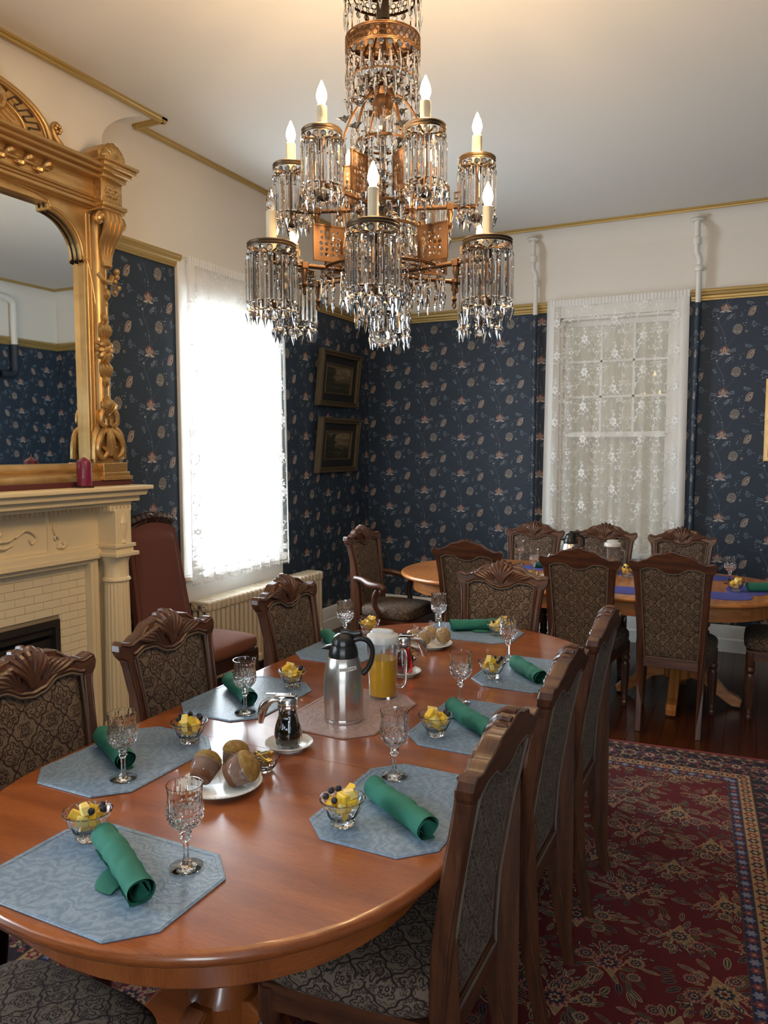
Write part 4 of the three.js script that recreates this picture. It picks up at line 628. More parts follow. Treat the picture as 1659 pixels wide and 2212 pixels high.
// ---------------------------------------------------------------- dining tables (local x along the table, pieces cut by seams)
function makeTable(name, label, pos, turn, half, hw, seams, mat, ends, T = 0.76) {
  const t = thing(name, label, 'table', pos, turn), rEnd = hw, n = 2.12;
  const pw = (c) => sgn(c) * Math.abs(c) ** (2 / n);
  const outline = (x0, x1) => {   // counter-clockwise (x, z) between two cross-cuts
    const pts = [], S = half - rEnd, N = 28;
    if (x1 >= half - 1e-6) for (let i = 0; i <= N; i++) { const a = -Math.PI / 2 + (i / N) * Math.PI; pts.push([S + rEnd * pw(Math.cos(a)), hw * pw(Math.sin(a)), 1]); } else pts.push([x1, -hw, 2], [x1, hw, 2]);
    if (x0 <= -half + 1e-6) for (let i = 0; i <= N; i++) { const a = Math.PI / 2 + (i / N) * Math.PI; pts.push([-S + rEnd * pw(Math.cos(a)), hw * pw(Math.sin(a)), 1]); } else pts.push([x0, hw, 2], [x0, -hw, 2]);
    return pts;
  };
  const prof = [[-0.016, 0], [-0.008, -0.0012], [-0.003, -0.004], [0, -0.010], [0.0004, -0.016], [-0.002, -0.023], [-0.007, -0.028], [-0.016, -0.031], [-0.05, -0.032]];
  const piece = (x0, x1, nm) => {
    const o = outline(x0, x1), N = o.length, pos = [], idx = [], seamEdge = (i) => o[i][2] === 2 && o[(i + 1) % N][2] === 2 && Math.abs(o[i][0] - o[(i + 1) % N][0]) < 1e-6;
    const nrm = o.map((p, i) => {
      const e = (a, b) => { const dx = o[b][0] - o[a][0], dz = o[b][1] - o[a][1], l = Math.hypot(dx, dz) || 1; return [dz / l, -dx / l]; };
      if (p[2] === 2) return [0, sgn(p[1])];
      const A = e((i + N - 1) % N, i), B = e(i, (i + 1) % N), m = [A[0] + B[0], A[1] + B[1]], l = Math.hypot(...m) || 1; return [m[0] / l, m[1] / l];
    });
    o.forEach((p, i) => prof.forEach(([d, y]) => pos.push(p[0] + nrm[i][0] * d, T + y, p[1] + nrm[i][1] * d)));
    const P = prof.length;
    for (let i = 0; i < N; i++) { const j = (i + 1) % N; for (let k = 0; k + 1 < P; k++) { const a = i * P + k, b = j * P + k; idx.push(a, a + 1, b, b, a + 1, b + 1); } }
    let g = new THREE.BufferGeometry(); g.setAttribute('position', new THREE.Float32BufferAttribute(pos, 3)); g.setIndex(idx); g.computeVertexNormals(); g = toCreasedNormals(g, 0.9);
    const cap = new THREE.ShapeGeometry(shapeOf(o.map((p, i) => [p[0] + nrm[i][0] * prof[0][0], -(p[1] + nrm[i][1] * prof[0][0])]))).rotateX(-Math.PI / 2);
    const under = cap.clone().translate(0, T - 0.032, 0); cap.translate(0, T, 0);
    return mesh(nm, uvm(merge([g, cap, under]), 'z'), mat, t);
  };
  const cuts = [-half, ...seams, half], gap = 0.0008;
  for (let i = 0; i + 1 < cuts.length; i++) piece(i ? cuts[i] + gap : cuts[i], i + 2 < cuts.length ? cuts[i + 1] - gap : cuts[i + 1], i === 0 || i + 2 === cuts.length ? 'table_end' : 'table_leaf');
  // apron
  const ring = (ins) => { const pts = [], S = half - rEnd, a0 = hw - ins, N = 24; for (let i = 0; i <= N; i++) { const a = -Math.PI / 2 + (i / N) * Math.PI; pts.push([S + a0 * pw(Math.cos(a)), a0 * pw(Math.sin(a))]); } for (let i = 0; i <= N; i++) { const a = Math.PI / 2 + (i / N) * Math.PI; pts.push([-S + a0 * pw(Math.cos(a)), a0 * pw(Math.sin(a))]); } return pts; };
  const sh = shapeOf(ring(0.085)); sh.holes.push(new THREE.Path(ring(0.107).map((p) => V2(...p))));
  mesh('apron', uvm(smooth(extrude(sh, 0.095, 0.002, 1), 0.5).rotateX(Math.PI / 2).translate(0, T - 0.031, 0), 'x'), mat, t);
  // two turned pedestals with curved feet
  for (const s of [-1, 1]) {
    const p = part('pedestal', t), x = s * half - s * ends[s < 0 ? 0 : 1];
    mesh('column', uvm(smooth(lathe([[0, 0.64], [0.13, 0.64], [0.13, 0.61], [0.07, 0.59], [0.052, 0.56], [0.056, 0.52], [0.075, 0.46], [0.078, 0.38], [0.06, 0.32], [0.07, 0.30], [0.085, 0.28], [0.085, 0.16], [0.06, 0.14], [0, 0.14]], 24), 0.6).translate(x, 0, 0), 'y'), mat, p);
    mesh('top_cleat', uvm(rbox(0.34, 0.05, 0.7, 0.005, x, 0.665, 0), 'z'), mat, p);
    for (let k = 0; k < 4; k++) {
      const foot = [[0.05, 0.28], [0.10, 0.29], [0.17, 0.25], [0.24, 0.17], [0.30, 0.10], [0.36, 0.075], [0.385, 0.05], [0.375, 0.012], [0.33, 0.012], [0.29, 0.035], [0.22, 0.085], [0.15, 0.145], [0.05, 0.17]];
      const f = mesh('foot', uvm(extrude(foot, 0.06, 0.006).translate(0, 0, -0.03), 'x'), mat, p); f.position.set(x, 0, 0); f.rotation.y = (k * Math.PI) / 2;
    }
  }
  mesh('stretcher_beam', uvm(boxAt(-half + 0.6, half - 0.6, 0.655, 0.70, -0.035, 0.035), 'x'), mat, t);
  return t;
}
const TX = -1.165, TZ = -2.2525, FX = -1.08, FZ = -5.235;
makeTable('dining_table', 'long reddish brown oak dining table nearest, with glossy rounded ends', [TX, 0.008, TZ], -Math.PI / 2, 1.3475, 0.60, [-0.445, 0.0, 0.45], M.table, [0.70, 0.55], 0.752);
makeTable('dining_table', 'light oak oval dining table at the far end by the lace window', [FX, 0, FZ], 0, 1.28, 0.61, [0], M.oak, [0.65, 0.65]);

// ---------------------------------------------------------------- carved dining chairs.  local: seat faces +z, origin on the floor under the back posts
const rakeOf = (() => { const c = [[0, -0.025], [0.12, 0.0], [0.28, 0.03], [0.45, 0.045], [0.6, 0.038], [0.8, 0.008], [1.0, -0.032], [1.1, -0.055]]; return (y) => { for (let i = 0; i + 1 < c.length; i++) if (y <= c[i + 1][0]) return lerp(c[i][1], c[i + 1][1], clamp((y - c[i][0]) / (c[i + 1][0] - c[i][0]))); return -0.055; }; })();
const rake = (g) => deform(g, (v) => { v.z += rakeOf(v.y); });
const interp = (tab) => (y) => { for (let i = 0; i + 1 < tab.length; i++) if (y <= tab[i + 1][0]) { const t = clamp((y - tab[i][0]) / (tab[i + 1][0] - tab[i][0])); const e = t * t * (3 - 2 * t); return lerp(tab[i][1], tab[i + 1][1], tab[i + 1][2] ? e : t); } return tab[tab.length - 1][1]; };
const postOut = interp([[0, 0.178], [0.45, 0.185], [0.80, 0.200], [0.90, 0.208, 1], [0.94, 0.216, 1]]);
const postIn = interp([[0, 0.147], [0.40, 0.146], [0.45, 0.144], [0.80, 0.158], [0.94, 0.172]]);
const crestTop = interp([[0, 1.060], [0.02, 1.056], [0.045, 1.046], [0.065, 1.042], [0.09, 1.038, 1], [0.15, 1.006, 1], [0.185, 0.992, 1], [0.222, 1.000, 1], [0.234, 0.990]]);
const panelTop = interp([[0, 0.928], [0.03, 0.933, 1], [0.09, 0.960, 1], [0.13, 0.960, 1], [0.180, 0.944, 1]]);
const CH = {};
{
  const y0 = 0.43;   // lower edge of the back panel
  const post = (s) => { const a = [], b = []; for (let i = 0; i <= 34; i++) { const y = i / 34 * 0.94; a.push([s * postOut(y), y]); b.push([s * postIn(y), y]); } return uvm(rake(extrude([...a, ...b.reverse()], 0.036, 0.004, 2).translate(0, 0, -0.018)), 'y'); };
  const bead = (f, r, dz, ya, yb, s) => { const p = []; for (let i = 0; i <= 20; i++) { const y = lerp(ya, yb, i / 20); p.push(V(s * f(y), y, dz)); } return rake(tube(p, r, 30, 6)); };
  CH.post = [-1, 1].map((s) => merge([post(s), bead((y) => postIn(y) + 0.011, 0.0055, 0.018, 0.44, 0.94, s), bead((y) => postOut(y) - 0.007, 0.004, 0.0175, 0.44, 0.94, s)]));
  // crest rail
  const up = [], dn = []; for (let i = -40; i <= 40; i++) { const x = (i / 40) * 0.234; up.push([x, crestTop(Math.abs(x))]); }
  const ear = [[0.237, 0.972], [0.229, 0.952], [0.2165, 0.938]]; for (let i = 40; i >= -40; i--) { const x = (i / 40) * 0.172; dn.push([x, panelTop(Math.abs(x)) - 0.004]); }
  const outline = [...up, ...ear, [0.2165, 0.936], [0.172, 0.936], ...dn, [-0.172, 0.936], [-0.2165, 0.936], ...ear.map(([x, y]) => [-x, y]).reverse()];
  const pl = []; for (let i = -30; i <= 30; i++) { const x = (i / 30) * 0.184; pl.push(V(x, panelTop(Math.abs(x)) + 0.010, 0.017)); }
  const tl = []; for (let i = -30; i <= 30; i++) { const x = (i / 30) * 0.222; if (Math.abs(x) > 0.09) tl.push(V(x, crestTop(Math.abs(x)) - 0.010, 0.0175)); }
  CH.crest = merge([uvm(rake(extrude(outline, 0.040, 0.0045, 2).translate(0, 0, -0.022)), 'x'), rake(tube(pl, 0.0065, 60, 7)), rake(tube(tl.filter((p) => p.x < 0), 0.004, 20, 6)), rake(tube(tl.filter((p) => p.x > 0), 0.004, 20, 6))]);
  // carved fan and leaves
  const fan = []; for (let k = -3; k <= 3; k++) { const a = k * 0.21, L = 0.098 - Math.abs(k) * 0.005; fan.push(taper([[Math.sin(a) * 0.008, 0.955, 0.020], [Math.sin(a) * L * 0.45, 0.955 + Math.cos(a) * L * 0.5, 0.027], [Math.sin(a * 1.5) * L * 0.75, 0.955 + Math.cos(a) * L * 0.9, 0.024], [Math.sin(a * 1.8) * L * 0.85, 0.956 + Math.cos(a) * L * 1.07, 0.006], [Math.sin(a * 1.8) * L * 0.85, 0.956 + Math.cos(a) * L * 1.04, -0.014]], (t) => 0.0045 + 0.0065 * Math.sin(Math.min(1, t * 1.15) * 2.4), 14, 7)); }
  const lv = []; for (const s of [-1, 1]) for (let k = 0; k < 5; k++) lv.push(taper([[s * (0.036 + k * 0.006), 0.962 + k * 0.002, 0.018], [s * (0.050 + k * 0.016), 0.985 + 0.016 * (4 - k) * 0.5, 0.0235], [s * (0.080 + k * 0.018), 0.996 + 0.008 * (4 - k) * 0.6, 0.022], [s * (0.104 + k * 0.014), 0.986 + 0.004 * (4 - k), 0.017]], (t) => 0.0025 + 0.006 * Math.sin(t * 2.9), 12, 6));
  CH.fan = rake(merge(fan)); CH.leaves = rake(merge(lv));
  // lower rail of the back
  CH.rail = uvm(rake(extrude([[-0.15, 0.372], [0.15, 0.372], [0.15, y0 + 0.004], [-0.15, y0 + 0.004]], 0.03, 0.003).translate(0, 0, -0.016)), 'x');
  // upholstered panels, front and rear
  const pad = (dir, bulge) => grid(24, 30, (u, v) => { const s = dir > 0 ? u * 2 - 1 : 1 - u * 2, e = 1 - Math.abs(s) ** 5, f = 1 - Math.abs(v * 2 - 1) ** 7; const yl = lerp(y0, 0.90, v), hwid = lerp(0.1435, 0.170, v), x = s * hwid, top = panelTop(Math.abs(x)) - 0.002, y = lerp(y0, top, v); return [x, y, dir * (0.004 + bulge * Math.min(1, e * 1.6) * Math.min(1, f * 1.6)) + rakeOf(y)]; });
  const padUV = (g) => { const p = g.attributes.position, q = g.attributes.uv; for (let i = 0; i < p.count; i++) q.setXY(i, p.getX(i), p.getY(i)); return g; };
  CH.front = padUV(pad(1, 0.014)); CH.back = padUV(pad(-1, 0.014));
  const ol = []; for (let i = 0; i <= 14; i++) ol.push([-lerp(0.1435, 0.170, i / 14), lerp(y0, panelTop(0.17), i / 14)]); for (let i = -20; i <= 20; i++) { const x = (i / 20) * 0.168; ol.push([x, panelTop(Math.abs(x)) - 0.002]); } for (let i = 14; i >= 0; i--) ol.push([lerp(0.1435, 0.170, i / 14), lerp(y0, panelTop(0.17), i / 14)]); for (let i = 8; i >= -8; i--) ol.push([(i / 8) * 0.1435, y0]);
  const braid = (dz) => { const c = new THREE.CatmullRomCurve3(ol.map(([x, y]) => V(x, y, dz + rakeOf(y))), true, 'catmullrom', 0.3), g = new THREE.TubeGeometry(c, 200, 0.0042, 5, true); return deform(g, () => {}); };
  CH.gimpF = braid(0.019); CH.gimpB = braid(-0.0195);
  // seat
  const seat = superell(0.235, 0.052, 0.225, 0.55, 0.42, 40, 16).translate(0, 0.465, 0.262); deform(seat, (v) => { const t = clamp((v.z - 0.03) / 0.46); v.x *= lerp(0.84, 1.05, t); if (v.y > 0.465) v.y += 0.012 * (1 - (v.x / 0.24) ** 2); });
  { const q = seat.attributes.uv, p = seat.attributes.position, n = seat.attributes.normal; for (let i = 0; i < p.count; i++) q.setXY(i, p.getX(i), p.getZ(i) + (p.getY(i) - 0.465) * (p.getZ(i) > 0.26 ? -1 : 1)); }
  CH.seat = uvm(seat, 'x');
  CH.frontRail = uvm(extrude([[-0.215, 0.365], [-0.15, 0.372], [0, 0.362], [0.15, 0.372], [0.215, 0.365], [0.215, 0.43], [-0.215, 0.43]], 0.025, 0.003).translate(0, 0, 0.445), 'x');
  CH.sideRail = [-1, 1].map((s) => uvm(deform(boxAt(-0.0125, 0.0125, 0.368, 0.43, 0.05, 0.45), (v) => { v.x += s * lerp(0.170, 0.212, (v.z - 0.05) / 0.4); }), 'z'));
  CH.leg = uvm(smooth(lathe([[0, 0], [0.012, 0], [0.017, 0.012], [0.018, 0.025], [0.014, 0.036], [0.018, 0.045], [0.0165, 0.055], [0.0165, 0.07], [0.022, 0.20], [0.026, 0.275], [0.020, 0.29], [0.029, 0.305], [0.029, 0.318], [0.022, 0.33], [0.026, 0.345], [0.026, 0.42], [0, 0.42]], 14), 0.6), 'y');
  CH.flutes = merge([0, 1, 2, 3, 4, 5, 6, 7].map((k) => taper([[Math.cos(k * 0.785) * 0.0165, 0.075, Math.sin(k * 0.785) * 0.0165], [Math.cos(k * 0.785) * 0.0225, 0.20, Math.sin(k * 0.785) * 0.0225], [Math.cos(k * 0.785) * 0.0255, 0.27, Math.sin(k * 0.785) * 0.0255]], () => 0.0035, 4, 5)));
}
function makeChair(name, arms) {
  const c = new THREE.Group(); c.name = name;
  CH.post.forEach((g) => mesh('back_leg', g, M.chairWood, c));
  const cr = part('crest_rail', c); mesh('rail', CH.crest, M.chairWood, cr); mesh('carved_fan', CH.fan, M.chairWood, cr); mesh('carved_leaves', CH.leaves, M.chairWood, cr);
  mesh('lower_rail', CH.rail, M.chairWood, c);
  const fp = part('front_back_pad', c); mesh('pad', CH.front, M.fabric, fp); mesh('piping', CH.gimpF, M.gimp, fp);
  const rp = part('rear_back_pad', c); mesh('pad', CH.back, M.fabric, rp); mesh('braid', CH.gimpB, M.gimp, rp);
  mesh('seat', CH.seat, M.fabric, c); mesh('front_rail', CH.frontRail, M.chairWood, c); CH.sideRail.forEach((g) => mesh('side_rail', g, M.chairWood, c));
  for (const s of [-1, 1]) { const l = part('front_leg', c); mesh('turned_leg', CH.leg, M.chairWood, l); mesh('fluting', CH.flutes, M.chairWood, l); l.position.set(s * 0.205, 0, 0.445); }
  if (arms) for (const s of [-1, 1]) {
    const a = part('arm', c), zb = 0.045;
    mesh('arm_rest', taper([[s * 0.195, 0.70, zb - 0.02], [s * 0.215, 0.695, zb + 0.06], [s * 0.25, 0.675, zb + 0.14], [s * 0.262, 0.670, zb + 0.20], [s * 0.262, 0.664, zb + 0.24], [s * 0.262, 0.642, zb + 0.258], [s * 0.262, 0.628, zb + 0.24]], (t) => lerp(0.019, 0.026, Math.sin(t * 2.2)), 34, 10), M.chairWood, a);
    mesh('arm_support', taper([[s * 0.225, 0.40, zb + 0.20], [s * 0.238, 0.46, zb + 0.212], [s * 0.254, 0.53, zb + 0.185], [s * 0.258, 0.60, zb + 0.185], [s * 0.26, 0.66, zb + 0.22]], () => 0.019, 20, 9), M.chairWood, a);
  }
  return c;
}
const chairProto = makeChair('dining_chair', false);
const G1 = 'carved chairs round the near table', G2 = 'carved chairs round the far table';
function chair(x, z, deg, label, group) { const c = chairProto.clone(); c.name = numbered('dining_chair'); c.position.set(x, group === G1 ? 0.008 : 0, z); c.rotation.y = R(deg); scene.add(c); return tag(c, label, 'chair', group); }
chair(-1.815, -1.46, 90, 'carved upholstered dining chair in front of the firebox, nearest on the left', G1);
chair(-1.815, -2.03, 90, 'carved upholstered dining chair beside the fluted mantel column', G1);
chair(-1.855, -2.84, 90, 'carved upholstered dining chair in front of the radiator', G1);
chair(-0.516, -1.57, -90, 'carved dining chair seen from behind, nearest at the right edge of the table', G1);
chair(-0.516, -2.17, -90, 'carved dining chair seen from behind, middle one on the right of the near table', G1);
chair(-0.514, -2.775, -90, 'carved dining chair seen from behind, farthest on the right of the near table', G1);
chair(-1.15, -3.65, 0, 'carved dining chair at the far head of the reddish table, facing the camera', G1);
chair(-1.24, -0.63, 180, 'dining chair at the near head, only its patterned seat showing at lower left', G1);
chair(-1.655, -4.574, 180, 'dining chair seen from behind, left one on the near side of the light oak table', G2);
chair(-0.945, -4.53, 180, 'dining chair seen from behind, middle one on the near side of the light oak table', G2);
chair(-0.435, -4.574, 180, 'dining chair seen from behind, right one on the near side with all its legs showing', G2);
chair(-1.595, -5.90, 0, 'dining chair facing us against the wallpaper, left of the far lace curtain', G2);
chair(-1.065, -5.98, 0, 'dining chair facing us in the middle before the far lace curtain', G2);
chair(-0.51, -5.92, 0, 'dining chair facing us at the right edge of the far lace curtain', G2);
chair(0.42, -5.22, -90, 'dining chair at the right head of the light oak table', G2);
{ const a = makeChair('armchair', true); a.name = numbered('armchair'); a.position.set(-2.625, 0, -5.03); a.rotation.y = R(86); scene.add(a); tag(a, 'carved dining armchair at the left head of the light oak table', 'armchair'); }

// ---------------------------------------------------------------- red upholstered side chair beside the fireplace
{
  const c = thing('side_chair', 'tall dark red velvet side chair with carved crest between fireplace and window', 'chair', [-3.17, 0, -3.53], R(90)), lean = (y) => -0.02 - 0.13 * clamp((y - 0.42) / 0.75);
  const hwf = (y) => lerp(0.235, 0.20, clamp((y - 0.42) / 0.72));
  const out = []; for (let i = 0; i <= 12; i++) { const y = lerp(0.42, 1.14, i / 12); out.push([-hwf(y), y]); } for (let i = 1; i < 16; i++) { const x = lerp(-0.20, 0.20, i / 16); out.push([x, 1.14 + 0.045 * Math.cos((x / 0.2) * 1.4)]); } for (let i = 12; i >= 0; i--) { const y = lerp(0.42, 1.14, i / 12); out.push([hwf(y), y]); }
  const inn = out.map(([x, y]) => [x * 0.86, lerp(0.46, 1.125, (y - 0.42) / 0.765)]);
  const sh = shapeOf(out); const lf = (g) => deform(g, (v) => { v.z += lean(v.y); });
  mesh('back_frame', lf(extrude(sh, 0.05, 0.006).translate(0, 0, -0.03)), M.redVelvet, c);
  mesh('back_pad', lf(grid(16, 20, (u, v) => { const s = u * 2 - 1, y = lerp(0.45, 1.12 + 0.03 * (1 - s * s), v), e = Math.min(1, (1 - s ** 6) * 1.4) * Math.min(1, (1 - (2 * v - 1) ** 8) * 1.4); return [s * hwf(y) * 0.86, y, 0.018 + 0.03 * e]; })), M.redVelvet, c);
  mesh('piping', lf(tube([...inn, inn[0]].map(([x, y]) => V(x, y, 0.022)), 0.0045, 120, 6)), M.tanVelvet, c);
  const cr = []; for (let i = -10; i <= 10; i++) { const x = i * 0.019; cr.push(taper([[x, 1.155 + 0.04 * Math.cos(x * 7), 0], [x * 1.05 + (i % 2) * 0.008, 1.18 + 0.045 * Math.cos(x * 7), 0.022], [x * 1.08, 1.195 + 0.05 * Math.cos(x * 7), -0.005]], (t) => 0.009 + 0.006 * Math.sin(t * 3), 6, 6)); } cr.push(tube([[-0.205, 1.13, 0], [-0.15, 1.165, 0], [0, 1.205, 0], [0.15, 1.165, 0], [0.205, 1.13, 0]], 0.02, 30, 8), taper([[-0.05, 1.19, 0.01], [-0.03, 1.235, 0.02], [0, 1.225, 0.02], [0.03, 1.235, 0.02], [0.05, 1.19, 0.01]], () => 0.013, 16, 7));
  mesh('carved_crest', lf(merge(cr)), M.darkWood, c);
  const seat = superell(0.27, 0.055, 0.25, 0.6, 0.38, 40, 14).translate(0, 0.47, 0.24); deform(seat, (v) => { if (v.y > 0.47) v.y += 0.015 * (1 - (v.x / 0.27) ** 2); });
  mesh('seat', seat, M.tanVelvet, c);
  mesh('seat_rail', rbox(0.50, 0.08, 0.46, 0.012, 0, 0.395, 0.235), M.darkWood, c);
  for (const sx of [-1, 1]) for (const z of [0.03, 0.44]) mesh('leg', taper([[sx * 0.22, 0.38, z], [sx * 0.225, 0.26, z + (z > 0.2 ? 0.02 : 0)], [sx * 0.215, 0.10, z + (z > 0.2 ? 0.005 : -0.02)], [sx * 0.22, 0.0, z + (z > 0.2 ? 0.02 : -0.04)]], (t) => lerp(0.028, 0.015, t), 12, 8), M.darkWood, c);
}
// ---------------------------------------------------------------- column radiator under the left window
{
  const r = thing('radiator', 'cream cast iron column radiator under the bright left window', 'radiator', [-3.335, 0, -3.99], Math.PI / 2);
  const pitch = 0.0515, top = 0.615, zs = [-0.055, 0, 0.055];
  const sec = []; for (const z of zs) sec.push(taper([[0, 0.09, z], [0, 0.16, z], [0, 0.50, z], [0, top - 0.045, z]], () => 0.0185, 8, 10));
  sec.push(rbox(0.044, 0.075, 0.165, 0.02, 0, top - 0.035, 0, 3), rbox(0.044, 0.07, 0.165, 0.02, 0, 0.105, 0, 3)); const sg = merge(sec);
  const tie = cyl(0.016, 0.016, pitch, 10).rotateZ(-Math.PI / 2).translate(pitch * 0, 0, 0); const N = 29;
  for (let i = 0; i < N; i++) { const m = mesh('section', sg, M.radiator, r); m.position.x = i * pitch + 0.022; }
  mesh('hub_pipe', merge([tie.clone().scale(N, 1, 1).translate(0, top - 0.04, 0), tie.clone().scale(N, 1, 1).translate(0, 0.11, 0)]), M.radiator, r);
  const orn = []; for (const z of [-0.045, 0.045]) orn.push(new THREE.TorusGeometry(0.018, 0.005, 6, 16).rotateY(Math.PI / 2).translate(-0.002, top - 0.045, z), sph(0.008, -0.002, top - 0.045, z, 8, 6)); for (let y = 0.2; y < 0.5; y += 0.06) orn.push(sph(0.007, 0.001, y, 0, 6, 5)); mesh('end_ornament', merge(orn), M.radiator, r);
  for (const x of [0.03, N * pitch - 0.03]) for (const z of [-0.05, 0.05]) mesh('foot', taper([[x, 0.10, z], [x, 0.04, z * 1.1], [x, 0, z * 1.35]], (t) => lerp(0.02, 0.017, t), 6, 8), M.radiator, r);
}
// ---------------------------------------------------------------- framed pictures
function painting(seed) {
  return tex(canvas(256, 256, (g, W, H) => { const r = rng(seed); const bands = ['#6a6149', '#675c43', '#5c523d', '#4f4736']; bands.forEach((c, i) => { g.fillStyle = c; g.fillRect(0, (i * H) / 7, W, H); }); for (let i = 0; i < 60; i++) { g.fillStyle = ['rgba(150,138,108,0.3)', 'rgba(90,82,64,0.3)'][i % 2]; g.beginPath(); g.ellipse(r() * W, r() * H * 0.5, 20 + r() * 40, 5 + r() * 8, 0, 0, 7); g.fill(); } g.fillStyle = '#2b2a1e'; g.fillRect(0, H * 0.66, W, H); for (let i = 0; i < 160; i++) { g.fillStyle = ['#1c1f16', '#23261a', '#2e2f20', '#3a3626'][i % 4]; g.beginPath(); const tree = i < 100; g.ellipse(tree ? W * (0.22 + (r() - 0.5) * 0.34) : r() * W, tree ? H * (0.42 + (r() - 0.5) * 0.55) : H * (0.62 + r() * 0.36), 8 + r() * 14, 6 + r() * 10, 0, 0, 7); g.fill(); } for (let i = 0; i < 30; i++) { g.fillStyle = '#2a2a1f'; g.fillRect(W * (0.5 + r() * 0.48), H * (0.58 + r() * 0.1), 3 + r() * 10, 8 + r() * 16); } g.fillStyle = '#5c5543'; g.fillRect(W * 0.35, H * 0.76, W * 0.4, 6); }));
}
function picture(side, u, y, w, h, fw, frameMat, linerMat, seed, label) {
  const p = thing('framed_picture', label, 'picture', [0, 0, 0]); const holder = place(new THREE.Group(), side); p.position.copy(holder.position); p.rotation.copy(holder.rotation); const c = V(u, y, 0).applyEuler(p.rotation); p.position.add(c); if (linerMat) { p.rotation.order = 'YXZ'; p.rotation.x = R(6); p.position.x += 0.03; }
  const ring = (W, H, k, d0, d1) => { const s = shapeOf([[-W / 2, -H / 2], [W / 2, -H / 2], [W / 2, H / 2], [-W / 2, H / 2]]); s.holes.push(new THREE.Path([[-W / 2 + k, -H / 2 + k], [W / 2 - k, -H / 2 + k], [W / 2 - k, H / 2 - k], [-W / 2 + k, H / 2 - k]].map((q) => V2(...q)))); return extrude(s, d1 - d0, 0.003, 2).translate(0, 0, d0); };
  mesh('frame', merge([ring(w, h, fw, 0.004, 0.045), ring(w - 0.012, h - 0.012, fw * 0.35, 0.03, 0.058), ring(w - fw * 1.5, h - fw * 1.5, fw * 0.22, 0.03, 0.052)]), frameMat, p);
  if (linerMat) mesh('liner', ring(w - 2 * fw, h - 2 * fw, 0.065, 0.004, 0.03), linerMat, p);
  if (linerMat) mesh('inner_fillet', ring(w - 2 * fw - 0.125, h - 2 * fw - 0.125, 0.012, 0.004, 0.034), frameMat, p);
  const pw = w - 2 * fw - (linerMat ? 0.13 : 0), ph = h - 2 * fw - (linerMat ? 0.13 : 0); mesh('painting', new THREE.PlaneGeometry(pw, ph).translate(0, 0, 0.012), std({ map: painting(seed), roughness: 0.55 }), p);
}
picture('left', 6.02, 2.245, 0.70, 0.485, 0.05, M.agedFrame, M.darkLiner, 3, 'dark landscape painting in aged frame, upper of the two by the corner');
picture('left', 6.0, 1.665, 0.70, 0.485, 0.05, M.agedFrame, M.darkLiner, 14, 'dark landscape painting in aged frame, lower of the two by the corner');
picture('back', 0.28, 1.85, 0.56, 0.635, 0.075, M.goldFrame, null, 21, 'gilt framed picture at the right edge on the wallpaper');
// ---------------------------------------------------------------- things on the tables
const TT = 0.76, MT = TT + 0.004;
// ---- place mats
function matGeo(w, d, cut, th = 0.004) { const a = w / 2, b = d / 2, c = cut; return [[-a + c, -b], [a - c, -b], [a, -b + c], [a, b - c], [a - c, b], [-a + c, b], [-a, b - c], [-a, -b + c]]; }
const matBody = uvm(extrude(matGeo(0.455, 0.33, 0.07), 0.004, 0.0012, 1).rotateX(-Math.PI / 2), 'x');
const hemShape = shapeOf(matGeo(0.447, 0.322, 0.067)); hemShape.holes.push(new THREE.Path(matGeo(0.427, 0.302, 0.06).map((p) => V2(...p))));
const matHem = uvm(extrude(hemShape, 0.0016, 0.0006, 1).rotateX(-Math.PI / 2).translate(0, 0.0034, 0), 'x');
function placeMat(x, z, deg, label, mat = M.mat, group = 'octagonal blue mats') { const m = thing('place_mat', label, 'place mat', [x, TT, z], R(deg), group); mesh('cloth', matBody, mat, m); mesh('stitched_hem', matHem, mat, m); return m; }
const PL = {   // each place: mat centre, turn, words
  N: [-1.172, -1.10, 0, 'on the nearest mat at lower left'], L1: [-1.572, -1.567, 90, 'on the mat nearest the firebox'], L2: [-1.592, -2.155, 90, 'on the mat beside the fluted column'], L3: [-1.600, -2.885, 90, 'on the mat behind the steel carafe'],
  F: [-1.21, -3.405, 0, 'on the mat at the far head'], R1: [-0.763, -1.645, 90, 'on the nearest mat along the right side'], R2: [-0.785, -2.242, 90, 'on the second mat along the right side'], R3: [-0.80, -2.865, 90, 'on the farthest mat along the right side'],
};
for (const [k, [x, z, d, w]] of Object.entries(PL)) placeMat(x, z, d, `blue moire octagonal ${w.replace('on the ', '').replace('mat', 'place mat')}`);
placeMat(-1.195, -2.187, 90, 'dusty pink octagonal place mat under the coffee carafe and juice', M.pinkMat, undefined);

